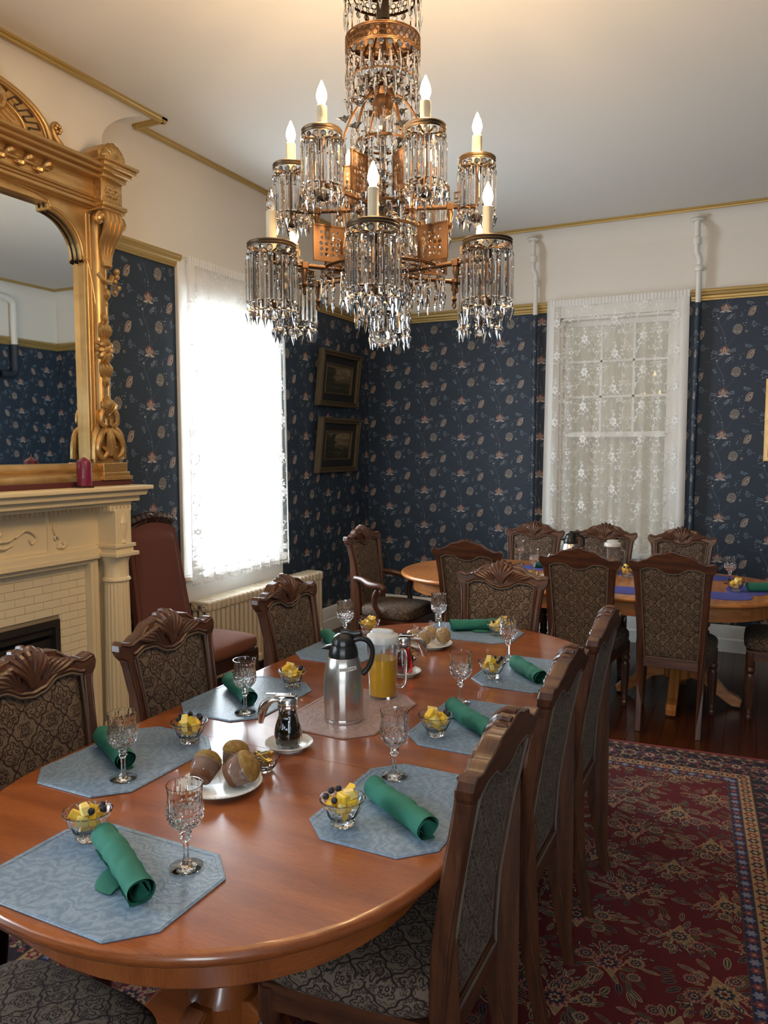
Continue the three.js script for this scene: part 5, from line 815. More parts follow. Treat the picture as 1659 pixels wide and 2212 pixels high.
// ---- cut-glass goblets
const gobletGeo = (() => {
  const o = [[0.0005, 0], [0.031, 0], [0.0325, 0.0012], [0.0325, 0.0025], [0.024, 0.005], [0.012, 0.010], [0.0075, 0.017], [0.006, 0.028], [0.0058, 0.045], [0.0066, 0.056], [0.0085, 0.060], [0.0115, 0.064], [0.0085, 0.068], [0.0095, 0.072], [0.0125, 0.075], [0.010, 0.079], [0.012, 0.083], [0.020, 0.089], [0.027, 0.097], [0.0315, 0.107], [0.0325, 0.115], [0.0325, 0.122], [0.0318, 0.130], [0.0308, 0.140], [0.0300, 0.150], [0.0297, 0.160], [0.0300, 0.168], [0.0312, 0.1755], [0.0316, 0.178]];
  const inn = [[0.0302, 0.1782], [0.0285, 0.170], [0.0280, 0.158], [0.0284, 0.146], [0.0290, 0.132], [0.0288, 0.118], [0.0262, 0.106], [0.020, 0.0975], [0.010, 0.092], [0.0003, 0.091]];
  const fine = []; for (let i = 0; i + 1 < o.length; i++) { const n = o[i][1] >= 0.083 && o[i][1] < 0.168 ? 5 : 1; for (let k = 0; k < n; k++) fine.push([lerp(o[i][0], o[i + 1][0], k / n), lerp(o[i][1], o[i + 1][1], k / n)]); } fine.push(o[o.length - 1]);
  const all = [...fine, ...inn], nO = fine.length, N = 108;
  return smooth(grid(N, all.length - 1, (u, v) => {
    const i = Math.round(v * (all.length - 1)); let [r, y] = all[i]; if (y > 0.084) r *= 1.2; else if (y < 0.012) r *= 1.06; const a = -u * 2 * Math.PI;
    if (i < nO) {
      if (y > 0.086 && y < 0.130) { const q = (y - 0.086) / 0.044, f = (t) => Math.abs(((t / Math.PI) % 1 + 1) % 1 - 0.5) * 2, k = Math.min(f(9 * a + q * 9.4), f(9 * a - q * 9.4)); r *= 1 - 0.085 * (1 - k) * Math.min(1, 4 * q, 5 * (1 - q)); }
      else if (y >= 0.130 && y < 0.166) r *= 1 - 0.065 * Math.abs(Math.cos(9 * a)) ** 1.5 * (1 - (y - 0.130) / 0.036);
      else if (y > 0.012 && y < 0.058) r *= 1 - 0.16 * Math.abs(Math.sin(3 * a));
    }
    return [r * Math.cos(a), y, r * Math.sin(a)];
  }), 0.35);
})();
function goblet(x, z, label, y = MT) { const g = single('goblet', gobletGeo, M.glass, label, 'goblet', 'cut glass goblets'); g.position.set(x, y + 0.0012, z); }
goblet(-1.043, -1.191, 'cut glass goblet on the nearest mat at lower left'); goblet(-1.48, -1.455, 'cut glass goblet on the mat nearest the firebox'); goblet(-1.499, -2.012, 'cut glass goblet on the mat beside the fluted column'); goblet(-1.672, -3.0, 'cut glass goblet on the mat behind the steel carafe');
goblet(-1.362, -3.358, 'cut glass goblet on the mat at the far head of the near table'); goblet(-0.916, -3.022, 'cut glass goblet on the farthest mat along the right side'); goblet(-0.897, -2.412, 'cut glass goblet on the second mat along the right side'); goblet(-0.846, -1.781, 'cut glass goblet on the nearest mat along the right side');

// ---- fruit bowls with pineapple and blueberries
const bowlGeo = (() => {
  const o = [[0.0004, 0], [0.022, 0], [0.0245, 0.002], [0.0245, 0.006], [0.0243, 0.010], [0.0275, 0.017], [0.0325, 0.026], [0.0375, 0.036], [0.0420, 0.046], [0.0445, 0.052], [0.0448, 0.0545]], inn = [[0.0425, 0.0548], [0.0395, 0.045], [0.0348, 0.034], [0.0292, 0.024], [0.0225, 0.014], [0.012, 0.011], [0.0004, 0.0105]], all = [...o, ...inn], nO = o.length;
  return smooth(grid(64, all.length - 1, (u, v) => { const i = Math.round(v * (all.length - 1)); let [r, y] = all[i]; const a = -u * 2 * Math.PI; if (i < nO && y < 0.048) r *= 1 - 0.05 * Math.abs(Math.sin(8 * a + y * 60)); if (y > 0.05) r *= 1 + 0.012 * Math.cos(16 * a); return [1.2 * r * Math.cos(a), 1.16 * y, 1.2 * r * Math.sin(a)]; }), 0.5);
})();
const chunkGeo = [0, 1, 2].map((k) => { const s = [[[0, 0], [0.034, 0.003], [0.030, 0.017], [0.012, 0.022]], [[0, 0], [0.026, 0.002], [0.028, 0.019], [0.004, 0.020]], [[0, 0], [0.038, 0.006], [0.020, 0.024]]][k]; const g = extrude(s, 0.016, 0.0028, 2).translate(-0.016, -0.010, -0.008); return smooth(deform(g, (v) => { const n = 0.0012 * noise.noise(v.x * 220, v.y * 220, v.z * 220 + k); v.x += n; v.y += n; v.z += n; }), 0.8); });
const berryGeo = smooth(merge([sph(0.0068, 0, 0, 0, 12, 9), new THREE.TorusGeometry(0.0026, 0.0008, 5, 10).rotateX(Math.PI / 2).translate(0, 0.0064, 0)]), 0.8);
let bowlN = 0;
function fruitBowl(x, z, where, spec, y = MT) {
  const b = single('fruit_bowl', bowlGeo, M.glass, `small cut glass fruit bowl ${where}`, 'bowl', 'glass fruit bowls'); y += 0.0012; b.position.set(x, y, z);
  const r = rng(100 + 17 * ++bowlN);
  const chunk = (dx, dy, dz, rx, ry, rz, m, s = 1) => { const c = single('pineapple_chunk', chunkGeo[Math.floor(r() * 3)], m, `pineapple piece in the bowl ${where}`, 'fruit', `pineapple pieces in the bowl ${where}`); c.position.set(x + dx * 1.2, y + dy * 1.16, z + dz * 1.2); c.rotation.set(rx, ry, rz); c.scale.setScalar(s * 1.2); };
  const berry = (dx, dy, dz) => { const c = single('blueberry', berryGeo, M.blueberry, `blueberry in the fruit bowl ${where}`, 'fruit', `blueberries in the bowl ${where}`); c.position.set(x + dx * 1.2, y + dy * 1.16, z + dz * 1.2); c.scale.setScalar(1.15); c.rotation.set(r() * 3, r() * 3, r() * 3); };
  for (const [dx, dz] of [[0.006, 0.006], [-0.010, -0.006], [0.004, -0.010]]) chunk(dx, 0.026 + r() * 0.004, dz, 0.2, r() * 6, 0.2, M.pineapple, 0.85);
  for (let k = 0; k < 6; k++) { const a = k * 1.05 + r() * 0.6, q = 0.020; chunk(Math.cos(a) * q, 0.043 + r() * 0.005, Math.sin(a) * q, r() - 0.5, r() * 6, r() * 0.8 - 0.4, k === 1 ? M.banana : M.pineapple, 0.85); }
  for (let k = 0; k < spec[0]; k++) { const a = spec[1] + k * 0.85, h = 0.058 + (k % 2) * 0.004; chunk(Math.cos(a) * 0.012, h, Math.sin(a) * 0.012, 0.5 - k * 0.3, -a + 0.6, 0.7 - k * 0.4, k % 2 ? M.banana : M.pineapple, 1.0); }
  for (let k = 0; k < spec[2]; k++) { const a = spec[3] + k * 0.75, q = 0.026 + (k % 2) * 0.006; berry(Math.cos(a) * q, 0.059 + (k % 3) * 0.002, Math.sin(a) * q); }
}
const near = 0.014, sh2 = ([x, z]) => [x - near * 0.44, z - near * 0.9];
const BW = { N: [[-1.314, -1.177], [2, 0.3, 3, -1.0]], L1: [[-1.488, -1.72], [2, 0.8, 5, 2.6]], L2: [[-1.508, -2.307], [2, 2.6, 2, -0.6]], L3: [[-1.627, -3.149], [2, 0.2, 1, 2.4]], F: [[-1.076, -3.382], [2, -0.4, 1, 1.9]], R3: [[-0.888, -2.733], [2, 1.2, 4, -1.6]], R2: [[-0.854, -2.092], [2, 2.4, 2, -0.8]], R1: [[-0.836, -1.482], [3, -0.8, 5, 1.7]] };
for (const k of Object.keys(BW)) fruitBowl(...sh2(BW[k][0]), PL[k][3], BW[k][1]);

// ---- rolled napkins
function napkinGeo(seed, L = 0.235, tail = true) {
  const turns = 2.3, nu = 30, nv = 60;
  const g = grid(nu, nv, (u, v) => {
    const a = v * turns * 2 * Math.PI - 2.2, r = 0.0310 - 0.0150 * v ** 0.8 + 0.0060 * fbm(u * 4 + seed, v * 5, seed, 2) + 0.0032 * noise.noise(u * 9, v * 14, seed + 3), end = 0.010 * (noise.noise(v * 6, seed, 0.5)) * (u - 0.5) * 2 + 0.004 * Math.sin(a) * (u > 0.5 ? 1 : -1);
    let x = (u - 0.5) * L + end, y = r * Math.sin(a), z = r * Math.cos(a) * 1.06; const b = 0.004 * Math.sin(u * 3.1 + seed); y = Math.max(y, -0.0275 + 0.0008 * v) + 0.0282; return [x, y, z + b];
  });
  const list = [g];
  if (tail) list.push(grid(10, 8, (u, v) => [(u - 0.42) * 0.08 + v * 0.02, 0.0035 + 0.010 * v * (1 - v) + 0.004 * (1 - v) * Math.sin(u * 3.1), -0.012 - 0.045 * v * (0.6 + 0.4 * Math.sin(u * 3.1))]), grid(10, 8, (u, v) => [(u - 0.42) * 0.08 + v * 0.02, 0.0022, -0.012 - 0.045 * v * (0.6 + 0.4 * Math.sin(u * 3.1))]));
  return merge(list.map((q) => q));
}
function napkin(a, b, label, seed, y = MT, flip = 1) {
  const dx = b[0] - a[0], dz = b[1] - a[1], L = Math.hypot(dx, dz), n = single('rolled_napkin', napkinGeo(seed, Math.max(L, 0.19), seed === 1 || seed === 5), M.napkin, label, 'napkin', 'rolled green napkins');
  n.position.set((a[0] + b[0]) / 2, y, (a[1] + b[1]) / 2); n.rotation.y = Math.atan2(-dz, dx); n.scale.z = flip;
}
M.napkin.side = THREE.DoubleSide;
napkin([-1.262, -1.172], [-1.03, -1.05], 'rolled green napkin on the nearest mat at lower left', 1, MT, -1); napkin([-1.712, -1.612], [-1.515, -1.497], 'rolled green napkin on the mat nearest the firebox', 2); napkin([-1.712, -2.212], [-1.52, -2.065], 'rolled green napkin on the mat beside the fluted column', 3); napkin([-1.755, -2.965], [-1.60, -2.83], 'rolled green napkin on the mat behind the steel carafe', 4);
napkin([-1.308, -3.385], [-1.10, -3.50], 'rolled green napkin on the mat at the far head of the near table', 5, MT, -1); napkin([-0.848, -2.90], [-0.705, -2.745], 'rolled green napkin on the farthest mat along the right side', 6); napkin([-0.88, -2.305], [-0.70, -2.145], 'rolled green napkin on the second mat along the right side', 7); napkin([-0.838, -1.655], [-0.638, -1.512], 'rolled green napkin on the nearest mat along the right side', 8);

// ---- plates
const plateGeo = (r) => smooth(lathe([[0, 0.003], [r * 0.55, 0.003], [r * 0.6, 0], [r * 0.64, 0], [r * 0.66, 0.004], [r * 0.8, 0.009], [r * 0.97, 0.016], [r, 0.0175], [r * 0.995, 0.0195], [r * 0.97, 0.019], [r * 0.78, 0.0125], [r * 0.66, 0.008], [r * 0.55, 0.0065], [0, 0.006]], 56), 0.7);
function plate(x, z, r, label, y = TT) {
  const p = thing('plate', label, 'plate', [x, y, z], 0, 'white plates'); mesh('dish', plateGeo(r), M.plate, p);
  const bd = []; for (let k = 0; k < 48; k++) { const a = (k / 48) * 6.283; bd.push(sph(r * 0.022, Math.cos(a) * r * 0.965, 0.0185, Math.sin(a) * r * 0.965, 6, 4)); } const b = mesh('beaded_rim', merge(bd), M.plate, p); b.userData.kind = 'stuff';
}
plate(-1.222, -1.535, 0.105, 'white beaded plate holding wrapped muffins near the front of the table'); plate(-1.298, -3.085, 0.105, 'white beaded plate holding wrapped rolls near the far head of the table');
plate(-1.212, -1.835, 0.070, 'small white beaded saucer under the dark syrup jug'); plate(-1.214, -2.645, 0.066, 'small white beaded saucer under the red syrup jug');
// ---- wrapped muffins and rolls
function filmGeo(r, seed, sy = 1) { const g = mergeVertices(new THREE.IcosahedronGeometry(r, 5)); return smooth(deform(g, (v) => { const k = 1 + 0.10 * Math.abs(noise.noise(v.x * 90, v.y * 90, v.z * 90 + seed)) + 0.05 * noise.noise(v.x * 240, v.y * 240, v.z * 240 + seed); v.multiplyScalar(k); v.y *= sy; }), 0.5); }
function muffin(x, y, z, axis, label, seed, k = 1) {
  const m = thing('wrapped_muffin', label, 'muffin', [x, y, z], 0, 'wrapped muffins on the front plate'); m.quaternion.setFromUnitVectors(V(0, 1, 0), V(...axis).normalize()); m.scale.setScalar(k);
  mesh('crown', smooth(deform(mergeVertices(new THREE.SphereGeometry(0.040, 32, 20)), (v) => { v.multiplyScalar(1 + 0.035 * fbm(v.x * 30, v.y * 30, v.z * 30 + seed, 3)); v.y = v.y < 0 ? v.y * 0.25 : v.y * 0.78; v.y += 0.014; }), 0.9), M.crust, m);
  mesh('base', smooth(lathe([[0, -0.038], [0.027, -0.038], [0.030, -0.034], [0.0372, 0.004], [0.0375, 0.012], [0, 0.012]], 28), 0.6), M.brownBread, m);
  mesh('cling_film', filmGeo(0.0405, seed, 1.02).translate(0, 0.003, 0), M.film, m);
}
muffin(-1.168, 0.814, -1.548, [0.75, 0.45, -0.45], 'large wrapped muffin with its brown base turned to the left, on the front plate', 2, 1.05); muffin(-1.262, 0.812, -1.522, [-0.1, 0.55, -0.75], 'wrapped muffin behind the goblet, on the front plate', 5, 0.95); muffin(-1.232, 0.817, -1.606, [0.1, 0.9, -0.2], 'wrapped muffin at the back of the front plate', 8, 0.9);
function roll(x, z, ry, h, label, seed) {
  const m = thing('wrapped_roll', label, 'bread roll', [x, TT + 0.014, z], ry, 'wrapped rolls on the far plate');
  mesh('bread', smooth(deform(mergeVertices(new THREE.SphereGeometry(0.030, 24, 16)), (v) => { v.y *= h; v.x *= 1.15; v.z *= 0.85; v.multiplyScalar(1 + 0.08 * fbm(v.x * 50, v.y * 50, v.z * 50 + seed, 3)); v.y += 0.030 * h; }), 0.9), M.crust, m);
  const tuft = taper([[0, 0.058 * h, 0], [0.002, 0.068 * h, 0.002], [0.006, 0.078 * h, 0.003]], (t) => 0.006 + 0.008 * t, 8, 10); mesh('cling_film', merge([filmGeo(0.0325, seed, h).scale(1.12, 1, 0.9).translate(0, 0.030 * h, 0), tuft]), M.film, m);
}
roll(-1.362, -3.075, 0.5, 0.95, 'wrapped bread roll leaning at the left of the far plate', 1); roll(-1.312, -3.143, 0.2, 1.05, 'wrapped bread roll at the back of the far plate', 2); roll(-1.300, -3.035, -0.4, 1.0, 'wrapped bread roll at the front of the far plate', 3); roll(-1.232, -3.095, 1.0, 1.25, 'tall wrapped bread roll at the right of the far plate', 4);

// ---- butter dishes with foil portions
const dishGeo = (() => { const o = [[0.0004, 0], [0.022, 0], [0.0235, 0.003], [0.030, 0.010], [0.038, 0.022], [0.0425, 0.036]], inn = [[0.0405, 0.0365], [0.036, 0.023], [0.027, 0.012], [0.018, 0.0075], [0.0004, 0.0065]], all = [...o, ...inn]; return smooth(grid(60, all.length - 1, (u, v) => { const i = Math.round(v * (all.length - 1)), a = -u * 6.28319; let [r, y] = all[i]; const k = Math.cos(10 * a); return [r * (1 + 0.05 * k * (y / 0.036)) * Math.cos(a), y + 0.0025 * k * (y / 0.036) ** 2, r * (1 + 0.05 * k * (y / 0.036)) * Math.sin(a)]; }), 0.6); })();
const packetGeo = smooth(merge([rbox(0.030, 0.009, 0.015, 0.0025, 0, 0, 0, 2), box(0.004, 0.006, 0.013, 0.0165, 0, 0), box(0.004, 0.006, 0.013, -0.0165, 0, 0)]), 0.6), printGeo = box(0.018, 0.0096, 0.0085);
function butter(x, z, where, seed) {
  const d = single('butter_dish', dishGeo, M.glass, `scalloped glass dish of gold foil butter portions ${where}`, 'dish'); d.position.set(x, TT + 0.0006, z); const r = rng(seed);
  const spots = [[0, 0.016, 0, 0.1, 0.0], [-0.012, 0.027, 0.008, 0.5, 0.3], [0.014, 0.028, -0.004, 2.2, -0.3], [0.002, 0.036, -0.014, 1.1, 0.35], [-0.014, 0.040, -0.004, 0.2, -0.4], [0.012, 0.040, 0.012, 2.8, 0.3], [0.0, 0.046, 0.002, 0.8, 0.1]];
  for (const [dx, dy, dz, ry, rz] of spots) { const p = thing('butter_portion', `gold foil butter portion in the glass dish ${where}`, 'butter', [x + dx, TT + dy, z + dz], ry + r() * 0.3, `butter portions in the dish ${where}`); p.rotation.z = rz; mesh('foil', packetGeo, M.foil, p); mesh('printed_panel', printGeo, M.foilPrint, p); }
}
butter(-1.186, -1.672, 'beside the front plate of muffins', 3); butter(-1.272, -2.815, 'behind the orange juice', 6);

// ---- syrup jugs
const syrupMat = phy({ color: lin(1, 1, 1), roughness: 0.02, transmission: 1, ior: 1.42, thickness: 0.03, attenuationColor: lin(0.30, 0.02, 0.01), attenuationDistance: 0.004 });
const redSyrupMat = phy({ color: lin(1, 1, 1), roughness: 0.02, transmission: 1, ior: 1.42, thickness: 0.03, attenuationColor: lin(0.75, 0.05, 0.03), attenuationDistance: 0.012 });
function syrupJug(x, y, z, ry, label, liquid) {
  const s = thing('syrup_jug', label, 'syrup jug', [x, y, z], ry); s.scale.set(1.2, 1.06, 1.2);
  mesh('glass_body', smooth(lathe([[0, 0], [0.024, 0], [0.027, 0.003], [0.032, 0.012], [0.0345, 0.024], [0.034, 0.040], [0.030, 0.060], [0.0245, 0.080], [0.022, 0.094], [0.022, 0.112], [0.0195, 0.112], [0.0195, 0.094], [0.022, 0.080], [0.0275, 0.060], [0.0315, 0.040], [0.032, 0.024], [0.0295, 0.013], [0.024, 0.006], [0, 0.005]], 36), 0.8), M.glass, s);
  mesh('syrup', smooth(lathe([[0, 0.0055], [0.0238, 0.0065], [0.0293, 0.0135], [0.0317, 0.0245], [0.0312, 0.040], [0.0272, 0.060], [0.0218, 0.080], [0.0193, 0.093], [0.0192, 0.099], [0, 0.099]], 32), 0.8), liquid, s);
  const c = part('chrome_top', s);
  mesh('collar', smooth(lathe([[0.0195, 0.108], [0.0245, 0.108], [0.0250, 0.112], [0.0235, 0.116], [0.025, 0.119], [0.025, 0.133], [0.0225, 0.137], [0.0, 0.139]], 32), 0.6), M.chrome, c);
  mesh('slide_cover', merge([rbox(0.05, 0.004, 0.022, 0.0018, -0.006, 0.142, 0), rbox(0.026, 0.003, 0.010, 0.0014, -0.040, 0.1445, 0), cyl(0.006, 0.005, 0.006, 12, 0.008, 0.142, 0)]), M.chrome, c);
  mesh('handle', taper([[-0.022, 0.128, 0], [-0.040, 0.127, 0], [-0.056, 0.112, 0], [-0.064, 0.088, 0], [-0.0665, 0.062, 0]], (t) => 0.0035 + 0.004 * Math.sin(t * 3.1), 24, 8, 1.6), M.chrome, c);
}
syrupJug(-1.215, TT + 0.0065, -1.835, R(24), 'chrome topped glass jug of dark syrup on the front saucer', syrupMat);
syrupJug(-1.216, TT + 0.0065, -2.645, R(205), 'chrome topped glass jug of red syrup behind the orange juice', redSyrupMat);

// ---- steel coffee carafe
function carafe(x, y, z, ry, label, words) {
  const c = thing('coffee_carafe', label, 'carafe', [x, y, z], ry);
  const prof = [[0, 0], [0.060, 0], [0.063, 0.003], [0.0638, 0.010], [0.0638, 0.10], [0.0625, 0.135], [0.0585, 0.170], [0.051, 0.198], [0.0455, 0.208], [0, 0.208]];
  mesh('steel_body', smooth(lathe(prof, 64), 0.6), M.steel, c);
  mesh('base_ring', smooth(lathe([[0.0625, -0.0002], [0.0645, 0.002], [0.0648, 0.009], [0.0640, 0.012]], 48)), M.chrome, c);
  const t = part('black_top', c);
  mesh('collar', smooth(lathe([[0, 0.204], [0.0472, 0.204], [0.048, 0.208], [0.0462, 0.222], [0.043, 0.236], [0.0395, 0.243], [0, 0.243]], 48), 0.6), M.blackPlastic, t);
  mesh('lid', smooth(lathe([[0.036, 0.242], [0.0375, 0.244], [0.0365, 0.256], [0.031, 0.268], [0.019, 0.277], [0, 0.280]], 40), 0.7), M.blackPlastic, t);
  mesh('spout', smooth(deform(new THREE.ConeGeometry(0.018, 0.046, 16, 4).rotateZ(Math.PI / 2 + 0.25).translate(-0.052, 0.2335, 0), (v) => { if (v.y > 0.240) v.y = 0.240 + (v.y - 0.240) * 0.3; }), 0.7), M.blackPlastic, t);
  mesh('thumb_lever', taper([[-0.006, 0.279, 0], [0.012, 0.281, 0], [0.030, 0.276, 0], [0.046, 0.276, 0], [0.058, 0.281, 0]], (t2) => 0.0055 - 0.001 * t2, 18, 8, 2.2), M.blackPlastic, t);
  mesh('handle', taper([[0.030, 0.256, 0], [0.052, 0.262, 0], [0.078, 0.254, 0], [0.092, 0.228, 0], [0.090, 0.195, 0], [0.078, 0.165, 0], [0.061, 0.146, 0]], (t2) => 0.0085 - 0.0015 * Math.sin(t2 * 3), 34, 10, 1.2), M.blackPlastic, t);
  if (words) {
    const lab = tex(canvas(512, 96, (g, W, H) => { g.fillStyle = '#d8d6cf'; g.fillRect(0, 0, W, H); g.fillStyle = '#2b2c30'; g.font = 'bold 52px sans-serif'; g.textAlign = 'center'; g.textBaseline = 'middle'; g.fillText(words, W / 2, H / 2 + 2); })); lab.wrapS = lab.wrapT = THREE.ClampToEdgeWrapping;
    const rad = interp(prof.slice(2, 9).map(([r, q]) => [q, r]));
    const g = grid(20, 3, (u, v) => { const y2 = 0.176 + (v - 0.5) * 0.0115 + (u - 0.5) * 0.004, a = Math.PI / 2 - 0.30 + (0.5 - u) * 1.06, r = rad(y2) + 0.0009; return [r * Math.cos(a), y2, r * Math.sin(a)]; }); mesh('paper_label', g, std({ map: lab, roughness: 0.6 }), c);
  }
}
carafe(-1.183, MT + 0.0005, -2.110, R(26), 'brushed steel coffee carafe with black lid on the pink mat', 'REGULAR COFFEE');

// ---- juice pitcher
function pitcher(x, y, z, ry, label, fill = 0.135) {
  const p = thing('juice_pitcher', label, 'pitcher', [x, y, z], ry), H = 0.205;
  mesh('jug', smooth(lathe([[0, 0], [0.045, 0], [0.047, 0.002], [0.0475, 0.008], [0.053, H * 0.7], [0.0565, H], [0.0545, H], [0.051, H * 0.7], [0.0455, 0.010], [0.0445, 0.006], [0, 0.005]], 48), 0.8), M.clearPlastic, p);
  mesh('juice', smooth(lathe([[0, 0.0055], [0.0442, 0.0065], [0.0452, 0.011], [lerp(0.0455, 0.051, (fill - 0.01) / (H * 0.7)) - 0.0003, fill], [0, fill]], 40), 0.8), M.juice, p);
  const ribs = []; for (let k = 0; k < 40; k++) { const a = (k / 40) * 6.283; if (Math.sin(a) > -0.9) ribs.push(box(0.0022, 0.028, 0.0014).translate(0, 0, 0.0566).rotateY(a).translate(0, H - 0.03, 0)); } const rb = mesh('grip_ribs', merge(ribs), M.clearPlastic, p); rb.userData.kind = 'stuff';
  mesh('handle', tube([[0.052, 0.165, 0], [0.075, 0.168, 0], [0.083, 0.150, 0], [0.082, 0.09, 0], [0.078, 0.05, 0], [0.066, 0.038, 0], [0.0475, 0.042, 0]], 0.0055, 40, 8), M.clearPlastic, p);
  const l = part('lid', p); mesh('cap', smooth(lathe([[0, H + 0.020], [0.030, H + 0.020], [0.036, H + 0.017], [0.046, H + 0.016], [0.055, H + 0.012], [0.0585, H + 0.004], [0.0585, H - 0.010], [0.057, H - 0.012], [0.055, H], [0, H]], 44), 0.6), M.whitePlastic, l); mesh('grip', smooth(superell(0.040, 0.011, 0.010, 0.7, 0.8, 24, 10).translate(0, H + 0.024, 0)), M.whitePlastic, l);
}
pitcher(-1.172, MT + 0.0005, -2.372, R(10), 'clear pitcher of orange juice with white lid behind the carafe');

// ---------------------------------------------------------------- far table settings
const eye = camera.position; camera.updateMatrixWorld();
// positions read off as floor-plan coordinates
const FM = [[-1.98, -5.36, 'at the left head of the light oak table'], [-1.40, -5.52, 'before the far chair at the left of the lace curtain'], [-0.86, -5.55, 'before the far chair in the middle of the lace curtain'], [-0.72, -4.86, 'beside the middle near chair of the light oak table'], [-0.20, -4.92, 'beside the right near chair of the light oak table'], [-0.06, -5.18, 'at the right head of the light oak table'], [-0.32, -5.60, 'before the far chair at the right of the lace curtain']];
const ovalMat = (() => { const p = []; for (let i = 0; i < 48; i++) { const a = (i / 48) * 6.283; p.push([0.175 * sgn(Math.cos(a)) * Math.abs(Math.cos(a)) ** 0.85, 0.12 * sgn(Math.sin(a)) * Math.abs(Math.sin(a)) ** 0.85]); } return uvm(extrude(p, 0.004, 0.0012, 1).rotateX(-Math.PI / 2)); })();
for (const [x, z, w] of FM) { const m = single('place_mat', ovalMat, M.blueMat, `oval violet blue place mat ${w}`, 'place mat', 'oval violet mats'); m.position.set(x, TT, z); m.rotation.y = w.includes('head') ? Math.PI / 2 : 0; }
goblet(-2.02, -5.45, 'goblet behind the left near chair of the light oak table'); goblet(-1.62, -5.62, 'goblet just left of the far chair against the wallpaper', TT); goblet(-1.40, -5.20, 'goblet beside the dark syrup jug on the light oak table', TT); goblet(-1.06, -5.52, 'goblet between carafe and pitcher on the light oak table', TT); goblet(-0.55, -5.42, 'goblet in front of the far chair at the right of the lace curtain', TT); goblet(-0.165, -5.36, 'goblet at the right head of the light oak table');
fruitBowl(-0.125, -5.10, 'at the right head of the light oak table', [2, 0.4, 2, 2.6]); fruitBowl(-0.80, -5.36, 'behind the middle near chair of the oak table', [2, 1.4, 2, 1.2]);
napkin([-2.06, -5.30], [-1.88, -5.42], 'rolled green napkin at the left head of the light oak table', 11); napkin([-1.48, -5.48], [-1.30, -5.58], 'rolled green napkin before the far chair at the left of the lace curtain', 12); napkin([-0.06, -5.14], [0.12, -5.20], 'rolled green napkin at the right head of the light oak table', 13);
plate(-1.26, -5.12, 0.072, 'small white saucer under the syrup jug on the light oak table'); syrupJug(-1.26, TT + 0.0065, -5.12, R(200), 'glass jug of dark syrup on the light oak table', syrupMat);
carafe(-1.20, TT, -5.42, R(20), 'steel carafe with black lid on the light oak table'); pitcher(-0.92, TT, -5.48, R(20), 'clear pitcher of orange juice on the light oak table', 0.10);
butter(-1.37, -5.06, 'beside the far syrup jug', 9);
